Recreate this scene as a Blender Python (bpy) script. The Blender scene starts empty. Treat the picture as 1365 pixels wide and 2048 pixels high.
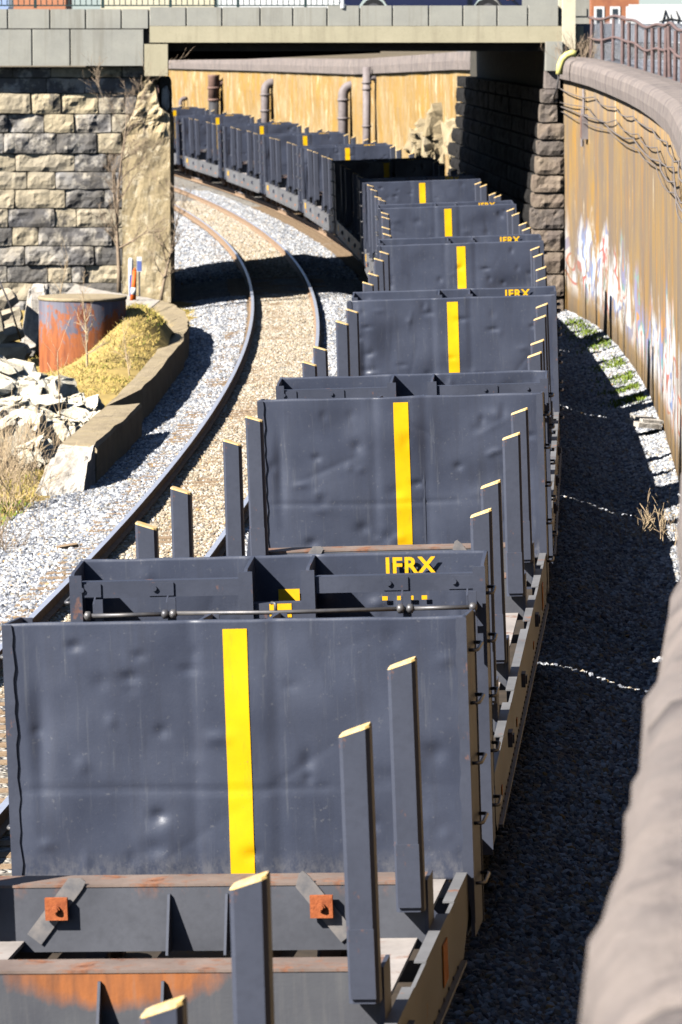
import bpy, bmesh, math, random
import numpy as np
from mathutils import Vector, Matrix, Euler, noise as mnoise
R = math.radians
random.seed(7)
scene = bpy.context.scene
COL = scene.collection

# ------------------------------------------------------------------ camera, sky, sun, exposure
FPX, CXP, CYP, HC = 8730.0, 682.5, 1024.0, 6.6
PITCH = math.atan((1024 - 55) / FPX)
cam = bpy.data.cameras.new('camera'); camo = bpy.data.objects.new('camera', cam); COL.objects.link(camo)
camo.location = (0, 0, HC); camo.rotation_euler = (math.pi / 2 - PITCH, 0, 0)
cam.sensor_fit = 'HORIZONTAL'; cam.sensor_width = 24.0; cam.lens = FPX / 1365 * 24.0
cam.clip_start = 0.5; cam.clip_end = 4000
cam.dof.use_dof = True; cam.dof.focus_distance = 40.0; cam.dof.aperture_fstop = 6.3
scene.camera = camo
SUN_EL, SUN_A = R(38.5), R(34)            # light travels right and away from the camera
ldir = Vector((math.cos(SUN_A) * math.cos(SUN_EL), math.sin(SUN_A) * math.cos(SUN_EL), -math.sin(SUN_EL)))
sun = bpy.data.lights.new('sun', 'SUN'); suno = bpy.data.objects.new('sun', sun); COL.objects.link(suno)
sun.energy = 5.0; sun.angle = R(0.5); sun.color = (1.0, 0.96, 0.90)
suno.rotation_euler = ldir.to_track_quat('-Z', 'Y').to_euler(); suno.location = (-20, -20, 40)
world = bpy.data.worlds.new('World'); scene.world = world; world.use_nodes = True
wn = world.node_tree; wn.nodes.clear()
sky = wn.nodes.new('ShaderNodeTexSky'); sky.sky_type = 'NISHITA'; sky.sun_disc = False; sky.air_density = .6; sky.dust_density = .2; sky.ozone_density = 2.0
sky.sun_elevation = SUN_EL; sky.sun_rotation = math.atan2(-ldir.x, -ldir.y)
bg = wn.nodes.new('ShaderNodeBackground'); bg.inputs[1].default_value = 0.05
wo = wn.nodes.new('ShaderNodeOutputWorld')
wn.links.new(sky.outputs[0], bg.inputs[0]); wn.links.new(bg.outputs[0], wo.inputs[0])
vs = scene.view_settings
vs.view_transform = 'Standard'; vs.look = 'None'; vs.gamma = 1.0; vs.use_curve_mapping = False
vs.exposure = 1.25
scene.cycles.diffuse_bounces = 0; scene.cycles.max_bounces = 6

# ------------------------------------------------------------------ geometry of the place
def unp(x, y, z=None, d=None):
    """point of the place that a photo pixel shows, at height z or distance d"""
    u = (x - CXP) / FPX; v = (y - CYP) / FPX
    dy = math.cos(PITCH) - v * math.sin(PITCH); dz = -math.sin(PITCH) - v * math.cos(PITCH)
    t = (z - HC) / dz if z is not None else d / dy
    return Vector((u * t, dy * t, HC + dz * t))
_C = [1.15021073, -5.07469975, -0.05455198, 9.55821843, -3.26802595]
def _poly(y): return float(np.polyval(_C, y / 100.0)) + .05
_S205 = (_poly(205) - _poly(204.5)) / 0.5
def tx(y):
    if y <= 205: return _poly(y)
    t = y - 205
    return _poly(205) + _S205 * t - 0.0007 * t * t
def slope(y): return (tx(y + 0.5) - tx(y - 0.5))
def tpos(y, lat=0.0, z=0.0):
    a = math.atan(slope(y))
    return Vector((tx(y) + lat * math.cos(a), y - lat * math.sin(a), z))
CANT = R(1.9)
TRACK2 = -3.66

# ------------------------------------------------------------------ materials
class NT:
    def __init__(s, name):
        s.m = bpy.data.materials.new(name); s.m.use_nodes = True
        s.t = s.m.node_tree; s.t.nodes.clear()
        s.out = s.n('ShaderNodeOutputMaterial'); s.b = s.n('ShaderNodeBsdfPrincipled')
        s.l(s.b.outputs[0], s.out.inputs[0])
        s.co = s.n('ShaderNodeTexCoord')
    def n(s, k, **kw):
        n = s.t.nodes.new(k)
        for a, b in kw.items(): setattr(n, a, b)
        return n
    def l(s, a, b): s.t.links.new(a, b)
    def setin(s, sock, v):
        if hasattr(v, 'is_output'): s.l(v, sock)
        else: sock.default_value = (*v, 1) if isinstance(v, tuple) and len(v) == 3 and sock.type == 'RGBA' else v
    def vec(s, scale=(1, 1, 1), src='Object', loc=(0, 0, 0), rot=(0, 0, 0)):
        m = s.n('ShaderNodeMapping'); m.inputs['Scale'].default_value = scale
        m.inputs['Location'].default_value = loc; m.inputs['Rotation'].default_value = rot
        if src == 'World':
            g = s.n('ShaderNodeNewGeometry'); s.l(g.outputs['Position'], m.inputs[0])
        else: s.l(s.co.outputs[src], m.inputs[0])
        return m.outputs[0]
    def noise(s, scale=5, detail=4, rough=.55, vec=None, dist=0):
        n = s.n('ShaderNodeTexNoise'); n.inputs['Scale'].default_value = scale
        n.inputs['Detail'].default_value = detail; n.inputs['Roughness'].default_value = rough
        n.inputs['Distortion'].default_value = dist
        s.l(vec if vec else s.co.outputs['Object'], n.inputs['Vector'])
        return n.outputs['Fac']
    def voro(s, scale=5, vec=None, feature='F1', out='Distance', rnd=1):
        n = s.n('ShaderNodeTexVoronoi'); n.feature = feature
        n.inputs['Scale'].default_value = scale; n.inputs['Randomness'].default_value = rnd
        s.l(vec if vec else s.co.outputs['Object'], n.inputs['Vector'])
        return n.outputs[out]
    def ramp(s, fac, stops, interp='LINEAR'):
        r = s.n('ShaderNodeValToRGB'); r.color_ramp.interpolation = interp
        e = r.color_ramp.elements
        while len(e) < len(stops): e.new(0.5)
        for i, (p, c) in enumerate(stops):
            e[i].position = p; e[i].color = (*c, 1) if isinstance(c, tuple) else (c, c, c, 1)
        s.l(fac, r.inputs[0]); return r.outputs[0]
    def mix(s, fac, a, b, mode='MIX'):
        m = s.n('ShaderNodeMix'); m.data_type = 'RGBA'; m.blend_type = mode
        s.setin(m.inputs['Factor'], fac); s.setin(m.inputs['A'], a); s.setin(m.inputs['B'], b)
        return m.outputs['Result']
    def math(s, op, a, b=0.0, clamp=False):
        m = s.n('ShaderNodeMath', operation=op); m.use_clamp = clamp
        s.setin(m.inputs[0], a); s.setin(m.inputs[1], b); return m.outputs[0]
    def sep(s, v):
        n = s.n('ShaderNodeSeparateXYZ'); s.l(v, n.inputs[0]); return n.outputs
    def rnd(s): return s.n('ShaderNodeObjectInfo').outputs['Random']
    def bump(s, h, strength=.4, dist=.02):
        b = s.n('ShaderNodeBump'); b.inputs['Strength'].default_value = strength
        b.inputs['Distance'].default_value = dist; s.l(h, b.inputs['Height'])
        s.l(b.outputs[0], s.b.inputs['Normal'])
    def fin(s, col, rough=.7, metal=0.0, spec=.3):
        s.setin(s.b.inputs['Base Color'], col); s.setin(s.b.inputs['Roughness'], rough)
        s.b.inputs['Metallic'].default_value = metal; s.b.inputs['Specular IOR Level'].default_value = spec
        return s.m

def simple(name, c1, c2=None, scale=6, rough=.7, metal=0., spec=.3, bump=0., bscale=None, src='Object'):
    s = NT(name); c2 = c2 or tuple(x * .75 for x in c1)
    v = s.vec(src=src)
    col = s.ramp(s.noise(scale, 5, .6, v), [(.35, c1), (.65, c2)])
    if bump: s.bump(s.noise(bscale or scale * 4, 5, .6, v), bump, .02)
    return s.fin(col, rough, metal, spec)

def paint_mat(name, base, rust=0.0, dust=0.25, topz=None, rough=.48):
    s = NT(name)
    big = s.noise(1.6, 5, .6); fine = s.noise(22, 4, .6)
    col = s.mix(s.ramp(big, [(.35, 0.0), (.7, dust)]), base, tuple(min(1, c * 2.1 + .01) for c in base))
    col = s.mix(s.ramp(fine, [(.45, 0.0), (.75, .25)]), col, tuple(c * .6 for c in base))
    # scuffs and light scratches
    sc = s.noise(9, 6, .75, s.vec((1, 1, .25)))
    col = s.mix(s.ramp(sc, [(.66, 0.0), (.74, .35)]), col, (.16, .15, .15))
    if rust > 0:
        rn = s.noise(5, 6, .7, s.vec((1, 1, .6)))
        f = s.ramp(rn, [(.62 - rust * .25, 0.0), (.72 - rust * .2, 1.0)])
        if topz is not None:
            z = s.sep(s.co.outputs['Object'])[2]
            g = s.math('MULTIPLY', s.math('SUBTRACT', z, topz[0]), 1 / (topz[1] - topz[0]), True)
            f = s.math('MULTIPLY', f, g)
        rc = s.ramp(s.noise(14, 4), [(.35, (.15, .06, .03)), (.7, (.34, .16, .09))])
        col = s.mix(f, col, rc)
    s.bump(s.noise(40, 3, .5), .06, .01)
    return s.fin(col, s.ramp(big, [(.3, rough), (.7, rough + .14)]), 0, .4)

PAINT = (.043, .049, .071)
M = {}
M['paint'] = paint_mat('grey_car_paint', PAINT, .02)
def plate_mat():
    s = NT('dented_plate_paint'); base = (.040, .047, .072)
    off = s.n('ShaderNodeCombineXYZ'); r5 = s.math('MULTIPLY', s.rnd(), 40.0); s.l(r5, off.inputs[0]); s.l(r5, off.inputs[2])
    va = s.n('ShaderNodeVectorMath', operation='ADD'); s.l(s.co.outputs['Object'], va.inputs[0]); s.l(off.outputs[0], va.inputs[1])
    def vv(sc):
        m = s.n('ShaderNodeMapping'); m.inputs['Scale'].default_value = sc; s.l(va.outputs[0], m.inputs[0]); return m.outputs[0]
    big = s.noise(1.3, 6, .65, vv((1, 1, 1)))
    col = s.mix(s.ramp(big, [(.3, 0.0), (.7, .38)]), base, (.084, .096, .136))
    col = s.mix(s.ramp(s.noise(1.0, 6, .7, vv((7, 7, .5))), [(.5, 0.0), (.72, .4)]), col, (.034, .036, .048))
    col = s.mix(s.ramp(s.noise(1.0, 5, .7, vv((16, 16, .9))), [(.58, 0.0), (.7, .35)]), col, (.13, .135, .15))
    col = s.mix(s.ramp(s.noise(26, 5, .7, vv((1, 1, 1))), [(.62, 0.0), (.68, .45)]), col, (.15, .15, .16))
    z = s.sep(s.co.outputs['Object'])[2]
    dirt = s.math('MULTIPLY', s.math('SUBTRACT', 1.22, z), 4.0, True)
    dn = s.ramp(s.noise(18, 6, .75, vv((1, 1, .6))), [(.42, 0.0), (.6, .8)])
    col = s.mix(s.math('MULTIPLY', dirt, dn), col, (.17, .165, .17))
    rust = s.ramp(s.noise(7, 7, .8, vv((1.6, 1, .22))), [(.68, 0.0), (.74, .6)])
    col = s.mix(rust, col, (.17, .08, .045))
    s.bump(s.noise(55, 4, .6, vv((1, 1, 1))), .10, .01)
    return s.fin(col, s.ramp(big, [(.3, .34), (.7, .5)]), 0, .45)
M['plate'] = plate_mat()
M['bolster'] = paint_mat('bolster_paint', (.072, .075, .088), .35, .35, topz=(1.26, 1.38))
def stained_bolster():
    s = NT('rust_stained_bolster')
    c = s.sep(s.co.outputs['Object'])
    ex = s.math('MULTIPLY', s.math('ADD', c[0], .10), 1 / .68); ez = s.math('MULTIPLY', s.math('SUBTRACT', 1.37, c[2]), 1 / .25)
    q = s.math('ADD', s.math('MULTIPLY', ex, ex), s.math('MULTIPLY', ez, ez))
    q = s.math('ADD', q, s.math('MULTIPLY', s.math('SUBTRACT', s.noise(9, 6, .7, s.vec((1, 1, .4))), .5), .9))
    base = s.ramp(s.noise(2, 5), [(.3, (.066, .068, .08)), (.7, (.095, .097, .105))])
    base = s.mix(s.ramp(s.noise(1, 5, .7, s.vec((14, 14, .8))), [(.5, 0.0), (.7, .4)]), base, (.15, .145, .14))
    rc = s.ramp(s.noise(4, 5, .6, s.vec((2, 2, .3))), [(.3, (.17, .07, .035)), (.55, (.36, .125, .04)), (.75, (.28, .15, .095))])
    col = s.mix(s.ramp(q, [(.45, 1.0), (1.0, 0.0)]), base, rc)
    s.bump(s.noise(40, 4), .12, .01)
    return s.fin(col, .6, 0, .35)
M['bolster_stain'] = stained_bolster()
M['bolster_top'] = paint_mat('rusty_bolster_top', (.16, .12, .10), .5, .5)
M['stake'] = paint_mat('stake_paint', (.046, .052, .074), .04, .2)
M['sill'] = paint_mat('sill_paint', (.13, .13, .135), .08, .4)
M['deck'] = paint_mat('deck_paint', (.30, .27, .25), .25, .4)
M['under'] = simple('underframe_grime', (.035, .028, .022), (.06, .045, .033), 5, .85)
def stripe_mat():
    s = NT('yellow_paint')
    col = s.ramp(s.noise(3, 6, .7), [(.3, (.86, .51, .002)), (.7, (.74, .42, .004))])
    col = s.mix(s.ramp(s.noise(1, 6, .75, s.vec((9, 9, 1.5))), [(.56, 0.0), (.7, .5)]), col, (.40, .26, .02))
    col = s.mix(s.ramp(s.noise(30, 6, .75), [(.66, 0.0), (.69, .8)]), col, (.12, .11, .10))
    return s.fin(col, .5, 0, .3)
M['yellow'] = stripe_mat()
M['cap'] = simple('worn_yellow_cap', (.72, .47, .14), (.66, .50, .30), 22, .6)
M['letter'] = simple('yellow_lettering', (.85, .48, .01), (.8, .42, .01), 30, .5)
M['orange'] = simple('orange_label', (.8, .24, .03), (.7, .2, .02), 10, .6)
M['rustblock'] = simple('rust_block', (.42, .12, .04), (.27, .07, .025), 14, .85, bump=.3)
M['strap'] = simple('scraped_strap', (.16, .16, .17), (.3, .27, .25), 9, .5, .3)
M['steel'] = simple('worn_steel', (.10, .10, .11), (.17, .16, .155), 8, .45, .5)
M['truck'] = simple('truck_casting', (.30, .17, .10), (.16, .09, .055), 6, .85)
M['wheel'] = simple('wheel_steel', (.10, .06, .045), (.16, .10, .07), 6, .7)

def concrete(name, c1, c2, stain=(.12, .1, .07), streak=.5, scale=1.2, bump=.35, src='World'):
    s = NT(name)
    v = s.vec(src=src)
    col = s.ramp(s.noise(scale, 7, .65, v), [(.3, c1), (.7, c2)])
    st = s.noise(1.0, 6, .65, s.vec((3.2, 3.2, .22), src=src))
    col = s.mix(s.ramp(st, [(.52, 0.0), (.72, streak)]), col, stain)
    sp = s.noise(30, 3, .6, v)
    col = s.mix(s.ramp(sp, [(.56, 0.0), (.75, .35)]), col, tuple(c * .5 for c in c1))
    s.bump(s.noise(14, 7, .7, v), bump, .03)
    return s.fin(col, .88, 0, .2)
M['bridge'] = concrete('bridge_concrete', (.37, .36, .31), (.30, .295, .26), (.20, .18, .14), .55, 1.5, .12)
M['bridge_warm'] = concrete('bridge_concrete_warm', (.47, .42, .29), (.39, .35, .24), (.24, .20, .14), .5, 1.5, .12)
M['pylon'] = concrete('pale_pylon_concrete', (.72, .66, .48), (.58, .52, .38), (.3, .26, .18), .3)
def pier_mat():
    s = NT('weathered_pier_concrete'); v = s.vec(src='World')
    col = s.ramp(s.noise(1.1, 8, .7, v), [(.3, (.30, .24, .15)), (.5, (.42, .33, .19)), (.68, (.56, .45, .27))])
    col = s.mix(s.ramp(s.noise(4, 7, .75, v), [(.52, 0.0), (.6, .8)]), col, (.68, .58, .40))
    col = s.mix(s.ramp(s.noise(1, 6, .7, s.vec((3, 3, .3), src='World')), [(.54, 0.0), (.7, .7)]), col, (.20, .16, .11))
    col = s.mix(s.ramp(s.noise(18, 5, .7, v), [(.55, 0.0), (.68, .6)]), col, (.13, .10, .07))
    s.bump(s.noise(7, 9, .75, v), .8, .05)
    return s.fin(col, .9, 0, .2)
M['pier'] = pier_mat()
M['coping'] = concrete('wall_coping', (.30, .25, .22), (.19, .165, .155), (.09, .078, .08), .85, 2.2, 1.0)
M['lowwall'] = concrete('low_wall_concrete', (.42, .34, .22), (.29, .23, .15), (.48, .38, .18), .45, 2.5, 1.0)
M['rubble'] = concrete('broken_concrete', (.62, .57, .50), (.34, .30, .25), (.2, .17, .14), .3, 7, 1.0)
M['girder'] = simple('dark_girder', (.03, .03, .03), (.05, .045, .04), 3, .9)
M['asphalt'] = simple('upper_street', (.13, .14, .165), (.19, .19, .20), 2.5, .9, bump=.3, src='World')
M['earth'] = simple('trackside_earth', (.20, .16, .10), (.11, .085, .055), 1.6, .95, bump=.5, src='World')

def ochre_wall():
    s = NT('ochre_wall_concrete')
    v = s.vec(src='World')
    col = s.ramp(s.noise(.55, 7, .65, v), [(.3, (.36, .205, .05)), (.5, (.29, .20, .10)), (.7, (.20, .155, .115))])
    st = s.noise(1.0, 7, .7, s.vec((.9, .9, .2), src='World'))
    col = s.mix(s.ramp(st, [(.44, 0.0), (.58, .8)]), col, (.19, .15, .12))
    st2 = s.noise(1.0, 6, .75, s.vec((1.7, 1.7, .5), src='World', loc=(7, 3, 2)))
    col = s.mix(s.ramp(st2, [(.61, 0.0), (.69, .85)]), col, (.62, .52, .37))
    st3 = s.noise(1.0, 5, .7, s.vec((1.3, 1.3, .3), src='World', loc=(17, 9, 5)))
    col = s.mix(s.ramp(st3, [(.54, 0.0), (.68, .85)]), col, (.44, .215, .03))
    col = s.mix(s.ramp(s.noise(11, 5, .7, v), [(.55, 0.0), (.75, .4)]), col, (.16, .13, .1))
    # spray paint on the lower wall: overlapping colour patches, worn through in streaks
    z = s.sep(v)[2]
    gn = s.noise(.42, 3, .5, s.vec((1, 1, 1.2), src='World', loc=(3, 0, 8)))
    colr = s.ramp(s.noise(.22, 2, .45, s.vec((1, 1, 2.2), src='World'), .6),
                  [(.0, (.30, .32, .45)), (.30, (.78, .82, .86)), (.40, (.20, .32, .62)), (.44, (.76, .82, .90)), (.49, (.62, .12, .14)),
                   (.51, (.82, .84, .86)), (.56, (.14, .45, .48)), (.585, (.24, .28, .52)), (.64, (.66, .3, .1))], 'CONSTANT')
    top = s.math('ADD', s.math('MULTIPLY', gn, 3.9), -.05)
    band = s.math('MULTIPLY', s.math('SUBTRACT', top, z), 1.6, True)
    low = s.math('MULTIPLY', s.math('SUBTRACT', z, .05), 2.2, True)
    wear = s.ramp(s.noise(1.0, 7, .8, s.vec((1.1, 1.1, 1.0), src='World', loc=(1, 5, 3))), [(.43, 0.0), (.52, 1.0)])
    yy = s.sep(v)[1]
    near = s.math('MULTIPLY', s.math('SUBTRACT', 112.0, yy), .12, True)
    near2 = s.math('MULTIPLY', s.math('SUBTRACT', yy, 62.0), .12, True)
    f = s.math('MULTIPLY', s.math('MULTIPLY', band, low), s.math('MULTIPLY', wear, s.math('MULTIPLY', near, near2)))
    col = s.mix(s.math('MULTIPLY', f, .7), col, colr)
    s.bump(s.noise(9, 7, .7, s.vec((1, 1, .5), src='World')), .5, .04)
    return s.fin(col, .85, 0, .2)
M['ochre'] = ochre_wall()

def far_ochre():
    s = NT('far_wall_concrete')
    v = s.vec(src='World')
    col = s.ramp(s.noise(.6, 8, .75, v), [(.32, (.42, .235, .04)), (.5, (.36, .225, .075)), (.70, (.48, .37, .21))])
    st = s.noise(1.0, 7, .7, s.vec((1.4, 1.4, .15), src='World'))
    col = s.mix(s.ramp(st, [(.48, 0.0), (.64, .7)]), col, (.34, .25, .15))
    st2 = s.noise(1.0, 6, .75, s.vec((1.6, 1.6, .45), src='World', loc=(7, 3, 2)))
    col = s.mix(s.ramp(st2, [(.55, 0.0), (.64, .85)]), col, (.66, .56, .38))
    col = s.mix(s.ramp(s.noise(6, 5, .7, v), [(.54, 0.0), (.68, .6)]), col, (.2, .14, .08))
    s.bump(s.noise(6, 7, .7, v), .5, .05)
    return s.fin(col, .85, 0, .2)
M['far_ochre'] = far_ochre()

def stone_mat(name, tones, dark=.6, warm=.55):
    s = NT(name)
    v = s.vec(src='World')
    base = s.ramp(s.rnd(), tones)
    n = s.noise(1.6, 7, .65, v)
    col = s.mix(s.ramp(n, [(.35, 0.0), (.65, warm)]), base, (.52, .43, .28))
    dk = s.noise(1.3, 6, .7, s.vec((1, 1, 1), src='World', loc=(4, 2, 9)))
    thr = s.math('ADD', dk, s.math('MULTIPLY', s.math('SUBTRACT', s.rnd(), .5), .22))
    col = s.mix(s.ramp(thr, [(.50, 0.0), (.57, dark)]), col, (.05, .05, .058))
    col = s.mix(s.ramp(s.noise(24, 4, .6, v), [(.5, 0.0), (.72, .3)]), col, (.16, .14, .11))
    s.bump(s.noise(7, 8, .7, v), .75, .06)
    return s.fin(col, .9, 0, .2)
M['stone'] = stone_mat('abutment_stone', [(0, (.33, .29, .23)), (.35, (.46, .38, .24)), (.6, (.30, .29, .29)), (1, (.40, .38, .34))], .75)
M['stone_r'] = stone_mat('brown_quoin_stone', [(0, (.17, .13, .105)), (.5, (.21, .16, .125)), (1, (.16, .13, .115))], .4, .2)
M['shade_stone'] = simple('shade_blackened_stone', (.012, .011, .011), (.02, .018, .016), 4, .95, bump=.6)  # shade under the bridge put into the colour of the inner stones
M['mortar'] = simple('dark_joint', (.09, .08, .06), (.05, .045, .04), 6, .95)
M['outcrop'] = concrete('outcrop_rock', (.46, .37, .23), (.30, .23, .13), (.62, .55, .42), .5, 1.2, 1.4)
M['rock'] = concrete('white_limestone', (.84, .79, .67), (.66, .57, .40), (.60, .42, .16), .5, 4.5, 1.4)
M['rock_tan'] = concrete('tan_rock', (.52, .44, .32), (.34, .29, .21), (.2, .17, .13), .4, 3, .9)

def gravel_ground(name, c1, c2, c3):
    s = NT(name)
    v = s.vec(src='World')
    cell = s.n('ShaderNodeTexVoronoi'); cell.inputs['Scale'].default_value = 17
    s.l(v, cell.inputs['Vector'])
    col = s.ramp(s.sep(cell.outputs['Color'])[0], [(.0, c1), (.45, c2), (.9, c3)])
    g = s.ramp(cell.outputs['Distance'], [(.25, 1.0), (.62, .0)])
    col = s.mix(s.ramp(cell.outputs['Distance'], [(.45, 0.0), (.75, .7)]), col, (.03, .028, .026))
    col = s.mix(s.ramp(s.noise(.35, 4, .6, v), [(.4, 0.0), (.7, .5)]), col, (.36, .29, .19))
    s.bump(g, .9, .04)
    return s.fin(col, .9, 0, .2)
M['ballast'] = gravel_ground('ballast_bed', (.17, .17, .175), (.34, .32, .29), (.58, .55, .51))

def pebble(name, stops):
    s = NT(name)
    col = s.ramp(s.rnd(), stops)
    col = s.mix(s.ramp(s.noise(35, 3, .6), [(.4, 0.0), (.7, .3)]), col, (.12, .11, .10))
    return s.fin(col, .85, 0, .25)
M['pebble'] = pebble('ballast_stone', [(0, (.085, .095, .12)), (.2, (.20, .215, .25)), (.45, (.36, .37, .39)), (.58, (.26, .225, .17)), (.70, (.52, .54, .57)), (.92, (.76, .77, .78)), (1, (.42, .27, .10))])
M['pebble_brown'] = pebble('brown_ballast_stone', [(0, (.17, .14, .11)), (.25, (.36, .29, .20)), (.6, (.46, .39, .28)), (.85, (.68, .63, .55)), (1, (.45, .28, .11))])

def rail_mats():
    a = simple('rail_side_rust', (.26, .165, .105), (.36, .25, .16), 7, .85)
    s = NT('polished_rail_head')
    m = s.fin(s.ramp(s.noise(9, 3), [(.3, (.66, .70, .80)), (.7, (.55, .58, .68))]), .38, .55)
    return a, m
M['rail'], M['railhead'] = rail_mats()
M['tie'] = simple('weathered_tie', (.34, .24, .15), (.22, .15, .09), 9, .9, bump=.5)
def drum_mat():
    s = NT('rusted_drum_steel')
    v = s.vec((1, 1, .5))
    z = s.sep(s.co.outputs['Object'])[2]
    n = s.noise(4.5, 8, .75, v, .6)
    f = s.math('ADD', n, s.math('MULTIPLY', s.math('SUBTRACT', 1.3, z), .24))
    rust = s.ramp(s.noise(2.0, 6, .7, s.vec((3, 3, .4))), [(.3, (.17, .05, .025)), (.5, (.38, .12, .04)), (.62, (.24, .09, .05)), (.75, (.36, .18, .10))])
    paint = s.ramp(s.noise(1.5, 5, .6, s.vec((3, 3, .25), loc=(3, 1, 0))), [(.35, (.10, .10, .14)), (.7, (.22, .21, .24))])
    col = s.mix(s.ramp(f, [(.48, 0.0), (.56, 1.0)]), paint, rust)
    s.bump(s.noise(12, 5), .3, .01)
    return s.fin(col, .75, 0, .3)
M['drum'] = drum_mat()
M['grass_bank'] = simple('dry_grass_soil', (.46, .33, .11), (.32, .23, .08), 2.2, .95, bump=.6, src='World')
def blade_mat(name, stops):
    s = NT(name)
    col = s.ramp(s.noise(.9, 5, .7, s.vec(src='World')), stops)
    return s.fin(col, .8, 0, .2)
M['straw'] = blade_mat('straw_grass', [(.32, (.52, .36, .09)), (.5, (.66, .48, .15)), (.62, (.40, .34, .07)), (.75, (.58, .40, .10))])
M['green'] = blade_mat('green_weed', [(.3, (.10, .16, .02)), (.6, (.20, .26, .03)), (.8, (.34, .32, .08))])
M['twig'] = simple('bare_twig', (.22, .16, .11), (.33, .25, .17), 14, .85)
M['twig_pale'] = simple('pale_dry_stem', (.52, .40, .24), (.38, .27, .17), 14, .85)
M['pipe'] = simple('grey_vent_pipe', (.25, .215, .21), (.17, .14, .135), 3, .6, bump=.1)
M['pipe_rust'] = simple('rusty_vent_pipe', (.26, .16, .125), (.18, .11, .09), 3, .8, bump=.2)
M['pipe_dark'] = simple('black_pipe', (.04, .04, .045), (.06, .055, .055), 3, .6)
M['yellow_pipe'] = simple('yellow_sleeve', (.85, .78, .28), (.75, .66, .2), 8, .5)
M['cable'] = simple('old_cable', (.13, .11, .105), (.22, .19, .17), 12, .75)
M['fence'] = simple('rust_brown_fence', (.13, .09, .085), (.19, .125, .115), 10, .8, bump=.2)
M['railing'] = simple('dark_green_railing', (.03, .055, .055), (.02, .04, .04), 8, .5)
M['cone'] = simple('orange_plastic', (.85, .16, .02), (.75, .13, .02), 9, .55)
M['white'] = simple('white_paint', (.8, .8, .78), (.68, .68, .66), 5, .5)
M['blue'] = simple('blue_print', (.10, .14, .36), (.14, .18, .42), 9, .5)
M['brick'] = simple('salmon_brick', (.55, .24, .13), (.46, .19, .10), 3, .85)
M['rust_shed'] = simple('rust_orange_sheet', (.45, .18, .08), (.30, .11, .06), 2, .8)
M['black'] = simple('black_rubber', (.015, .015, .016), (.025, .025, .025), 6, .6)
M['navy'] = simple('navy_car_paint', (.01, .014, .05), (.012, .016, .055), 2, .2, 0., .6)
M['paleblue'] = simple('pale_blue_car_paint', (.36, .46, .68), (.33, .42, .63), 2, .25, 0., .6)
M['glass'] = simple('window_glass', (.03, .04, .05), (.04, .05, .06), 2, .08, 0., .6)
M['red'] = simple('red_lens', (.55, .02, .02), (.45, .015, .015), 4, .25, 0., .5)

# ------------------------------------------------------------------ mesh helpers
class MB:
    def __init__(s): s.v = []; s.f = []; s.mi = []
    def add(s, vs_, fs, mi=0):
        o = len(s.v); s.v += [tuple(p) for p in vs_]
        s.f += [tuple(i + o for i in f) for f in fs]; s.mi += [mi] * len(fs)
    def box(s, x0, x1, y0, y1, z0, z1, mi=0, mat=None):
        v = [(x, y, z) for z in (z0, z1) for y in (y0, y1) for x in (x0, x1)]
        if mat is not None: v = [mat @ Vector(p) for p in v]
        s.add(v, [(0, 2, 3, 1), (4, 5, 7, 6), (0, 1, 5, 4), (2, 6, 7, 3), (0, 4, 6, 2), (1, 3, 7, 5)], mi)
    def prism(s, pts, n, mi=0, closed=True):
        """pts: polygon points (Vectors); n: extrusion vector"""
        k = len(pts); a = [Vector(p) for p in pts]; b = [p + Vector(n) for p in a]
        s.add(a + b, [tuple(range(k))[::-1], tuple(range(k, 2 * k))] + [(i, (i + 1) % k, (i + 1) % k + k, i + k) for i in range(k)], mi)
    def tube(s, pts, rad, seg=8, mi=0, caps=True):
        pts = [Vector(p) for p in pts]; n = len(pts)
        rads = rad if isinstance(rad, (list, tuple)) else [rad] * n
        o = len(s.v); up = None
        for i, p in enumerate(pts):
            t = (pts[min(i + 1, n - 1)] - pts[max(i - 1, 0)]).normalized()
            if up is None:
                up = t.orthogonal().normalized()
            else:
                up = (up - t * up.dot(t))
                up = up.normalized() if up.length > 1e-6 else t.orthogonal().normalized()
            w = t.cross(up)
            for k in range(seg):
                a = 2 * math.pi * k / seg
                s.v.append(tuple(p + (up * math.cos(a) + w * math.sin(a)) * rads[i]))
        for i in range(n - 1):
            for k in range(seg):
                a = o + i * seg + k; b = o + i * seg + (k + 1) % seg
                s.f.append((a, b, b + seg, a + seg)); s.mi.append(mi)
        if caps:
            s.f.append(tuple(o + k for k in range(seg))[::-1]); s.mi.append(mi)
            s.f.append(tuple(o + (n - 1) * seg + k for k in range(seg))); s.mi.append(mi)
    def mesh(s, name, mats, smooth=False, recalc=True):
        m = bpy.data.meshes.new(name); m.from_pydata(s.v, [], s.f)
        for mt in (mats if isinstance(mats, (list, tuple)) else [mats]): m.materials.append(M[mt] if isinstance(mt, str) else mt)
        m.polygons.foreach_set('material_index', s.mi)
        if smooth: m.polygons.foreach_set('use_smooth', [True] * len(m.polygons))
        if recalc:
            bm = bmesh.new(); bm.from_mesh(m); bmesh.ops.recalc_face_normals(bm, faces=bm.faces); bm.to_mesh(m); bm.free()
        m.update(); return m

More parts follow.
